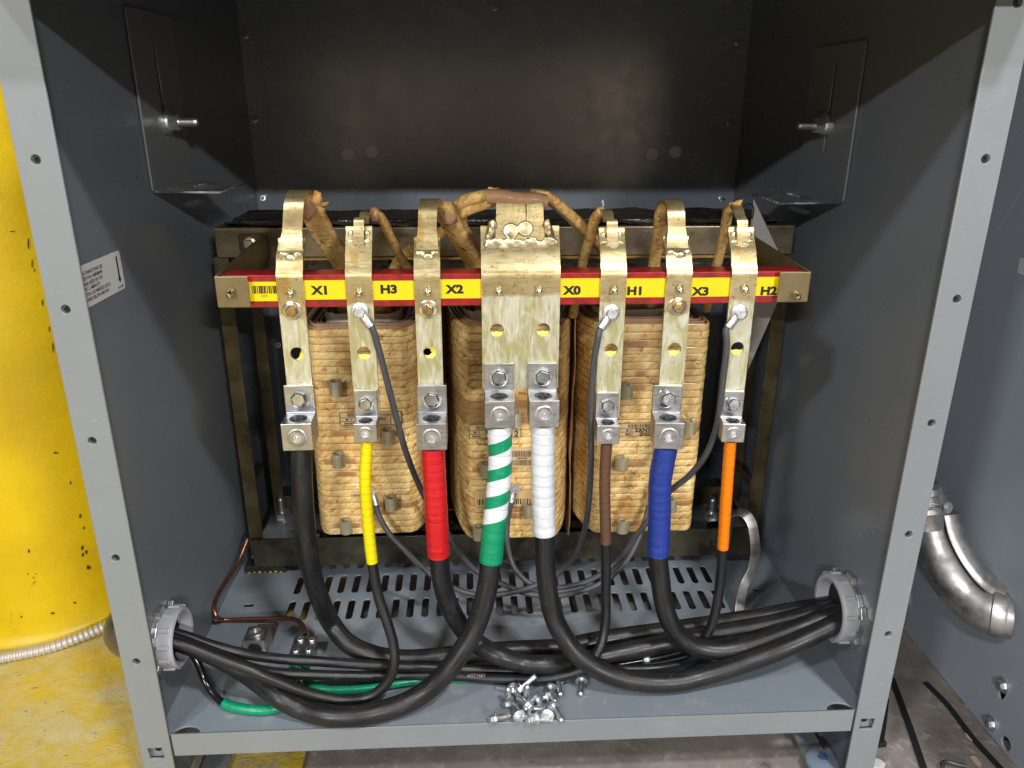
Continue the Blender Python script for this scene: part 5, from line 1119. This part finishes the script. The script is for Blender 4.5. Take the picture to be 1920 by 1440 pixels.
strip_on_floor('cable_tie', [(1672, 1272), (1690, 1320), (1708, 1370), (1725, 1420), (1745, 1480)], .0072, M_black, 'long straight black cable tie running to the bottom edge, nearest the cabinet', 'cable tie', 'black cable ties on the floor')
strip_on_floor('cable_tie', [(1735, 1280), (1775, 1320), (1825, 1385), (1880, 1445), (1930, 1500)], .0066, M_black, 'long black cable tie lying nearest the second cabinet', 'cable tie', 'black cable ties on the floor')
def scrap(name, pts, m, label, z=.0012, t=.0006):
    bm = B(); prism(bm, [aZ(x, y, ZF+z) for x, y in pts], (0, 0, t)); return tag(mk(name, bm, m), label, 'scrap', 'scraps on the floor')
M_flesh = mat('paper_scrap_paint', (.55, .40, .30), .7)
scrap('paper_scrap', [(1808, 1374), (1816, 1378), (1826, 1389), (1822, 1390), (1812, 1382)], M_flesh, 'small tan scrap beside the long cable tie')
scrap('paper_scrap', [(1818, 1418), (1828, 1418), (1840, 1432), (1838, 1440), (1826, 1430)], M_flesh, 'larger tan scrap at the bottom edge of the floor')
scrap('foil_scrap', [(1638, 1425), (1650, 1428), (1660, 1436), (1655, 1445), (1636, 1440)], M_wlabel, 'white scrap at the foot of the cabinet strip', .0012, .003)
bm = B(); sweep(bm, spline([aZ(1768, 1440, ZF+.005), aZ(1766, 1432, ZF+.006), aZ(1775, 1428, ZF+.006), aZ(1790, 1432, ZF+.005), aZ(1812, 1437, ZF+.004)], .003), circ(.0022, 10)); tag(mk('bent_hook', bm, M_darkal, None, smooth=True), 'dark bent metal hook at the bottom edge of the floor', 'hook')
M_blue = mat('blue_plastic', (.03, .07, .15), .4)
r_ = empty('plastic_cap', aZ(1558, 1440, ZF), 'clear plastic cap with a blue insert on the foot plate at lower right', 'plastic cap')
q = V(.3185, .022, ZF+.0105)
bm = B(); lathe(bm, [(0, .016), (.004, .016), (.005, .0145)], q, (0, 0, 1), 32)
mk('clear_rim', bm, mat('cloudy_plastic', (.25, .32, .40), .15, 0, .6, build=lambda t, p: setattr(p.inputs['Alpha'], 'default_value', .55)), r_, smooth=True, angle=40)
bm = B(); lathe(bm, [(0.0055, .0045), (.007, .004)], q+V(.002, .003, 0), (0, 0, 1), 20); mk('blue_insert', bm, M_blue, r_)

for o in bpy.data.objects:
    if '_o' in o: del o['_o']
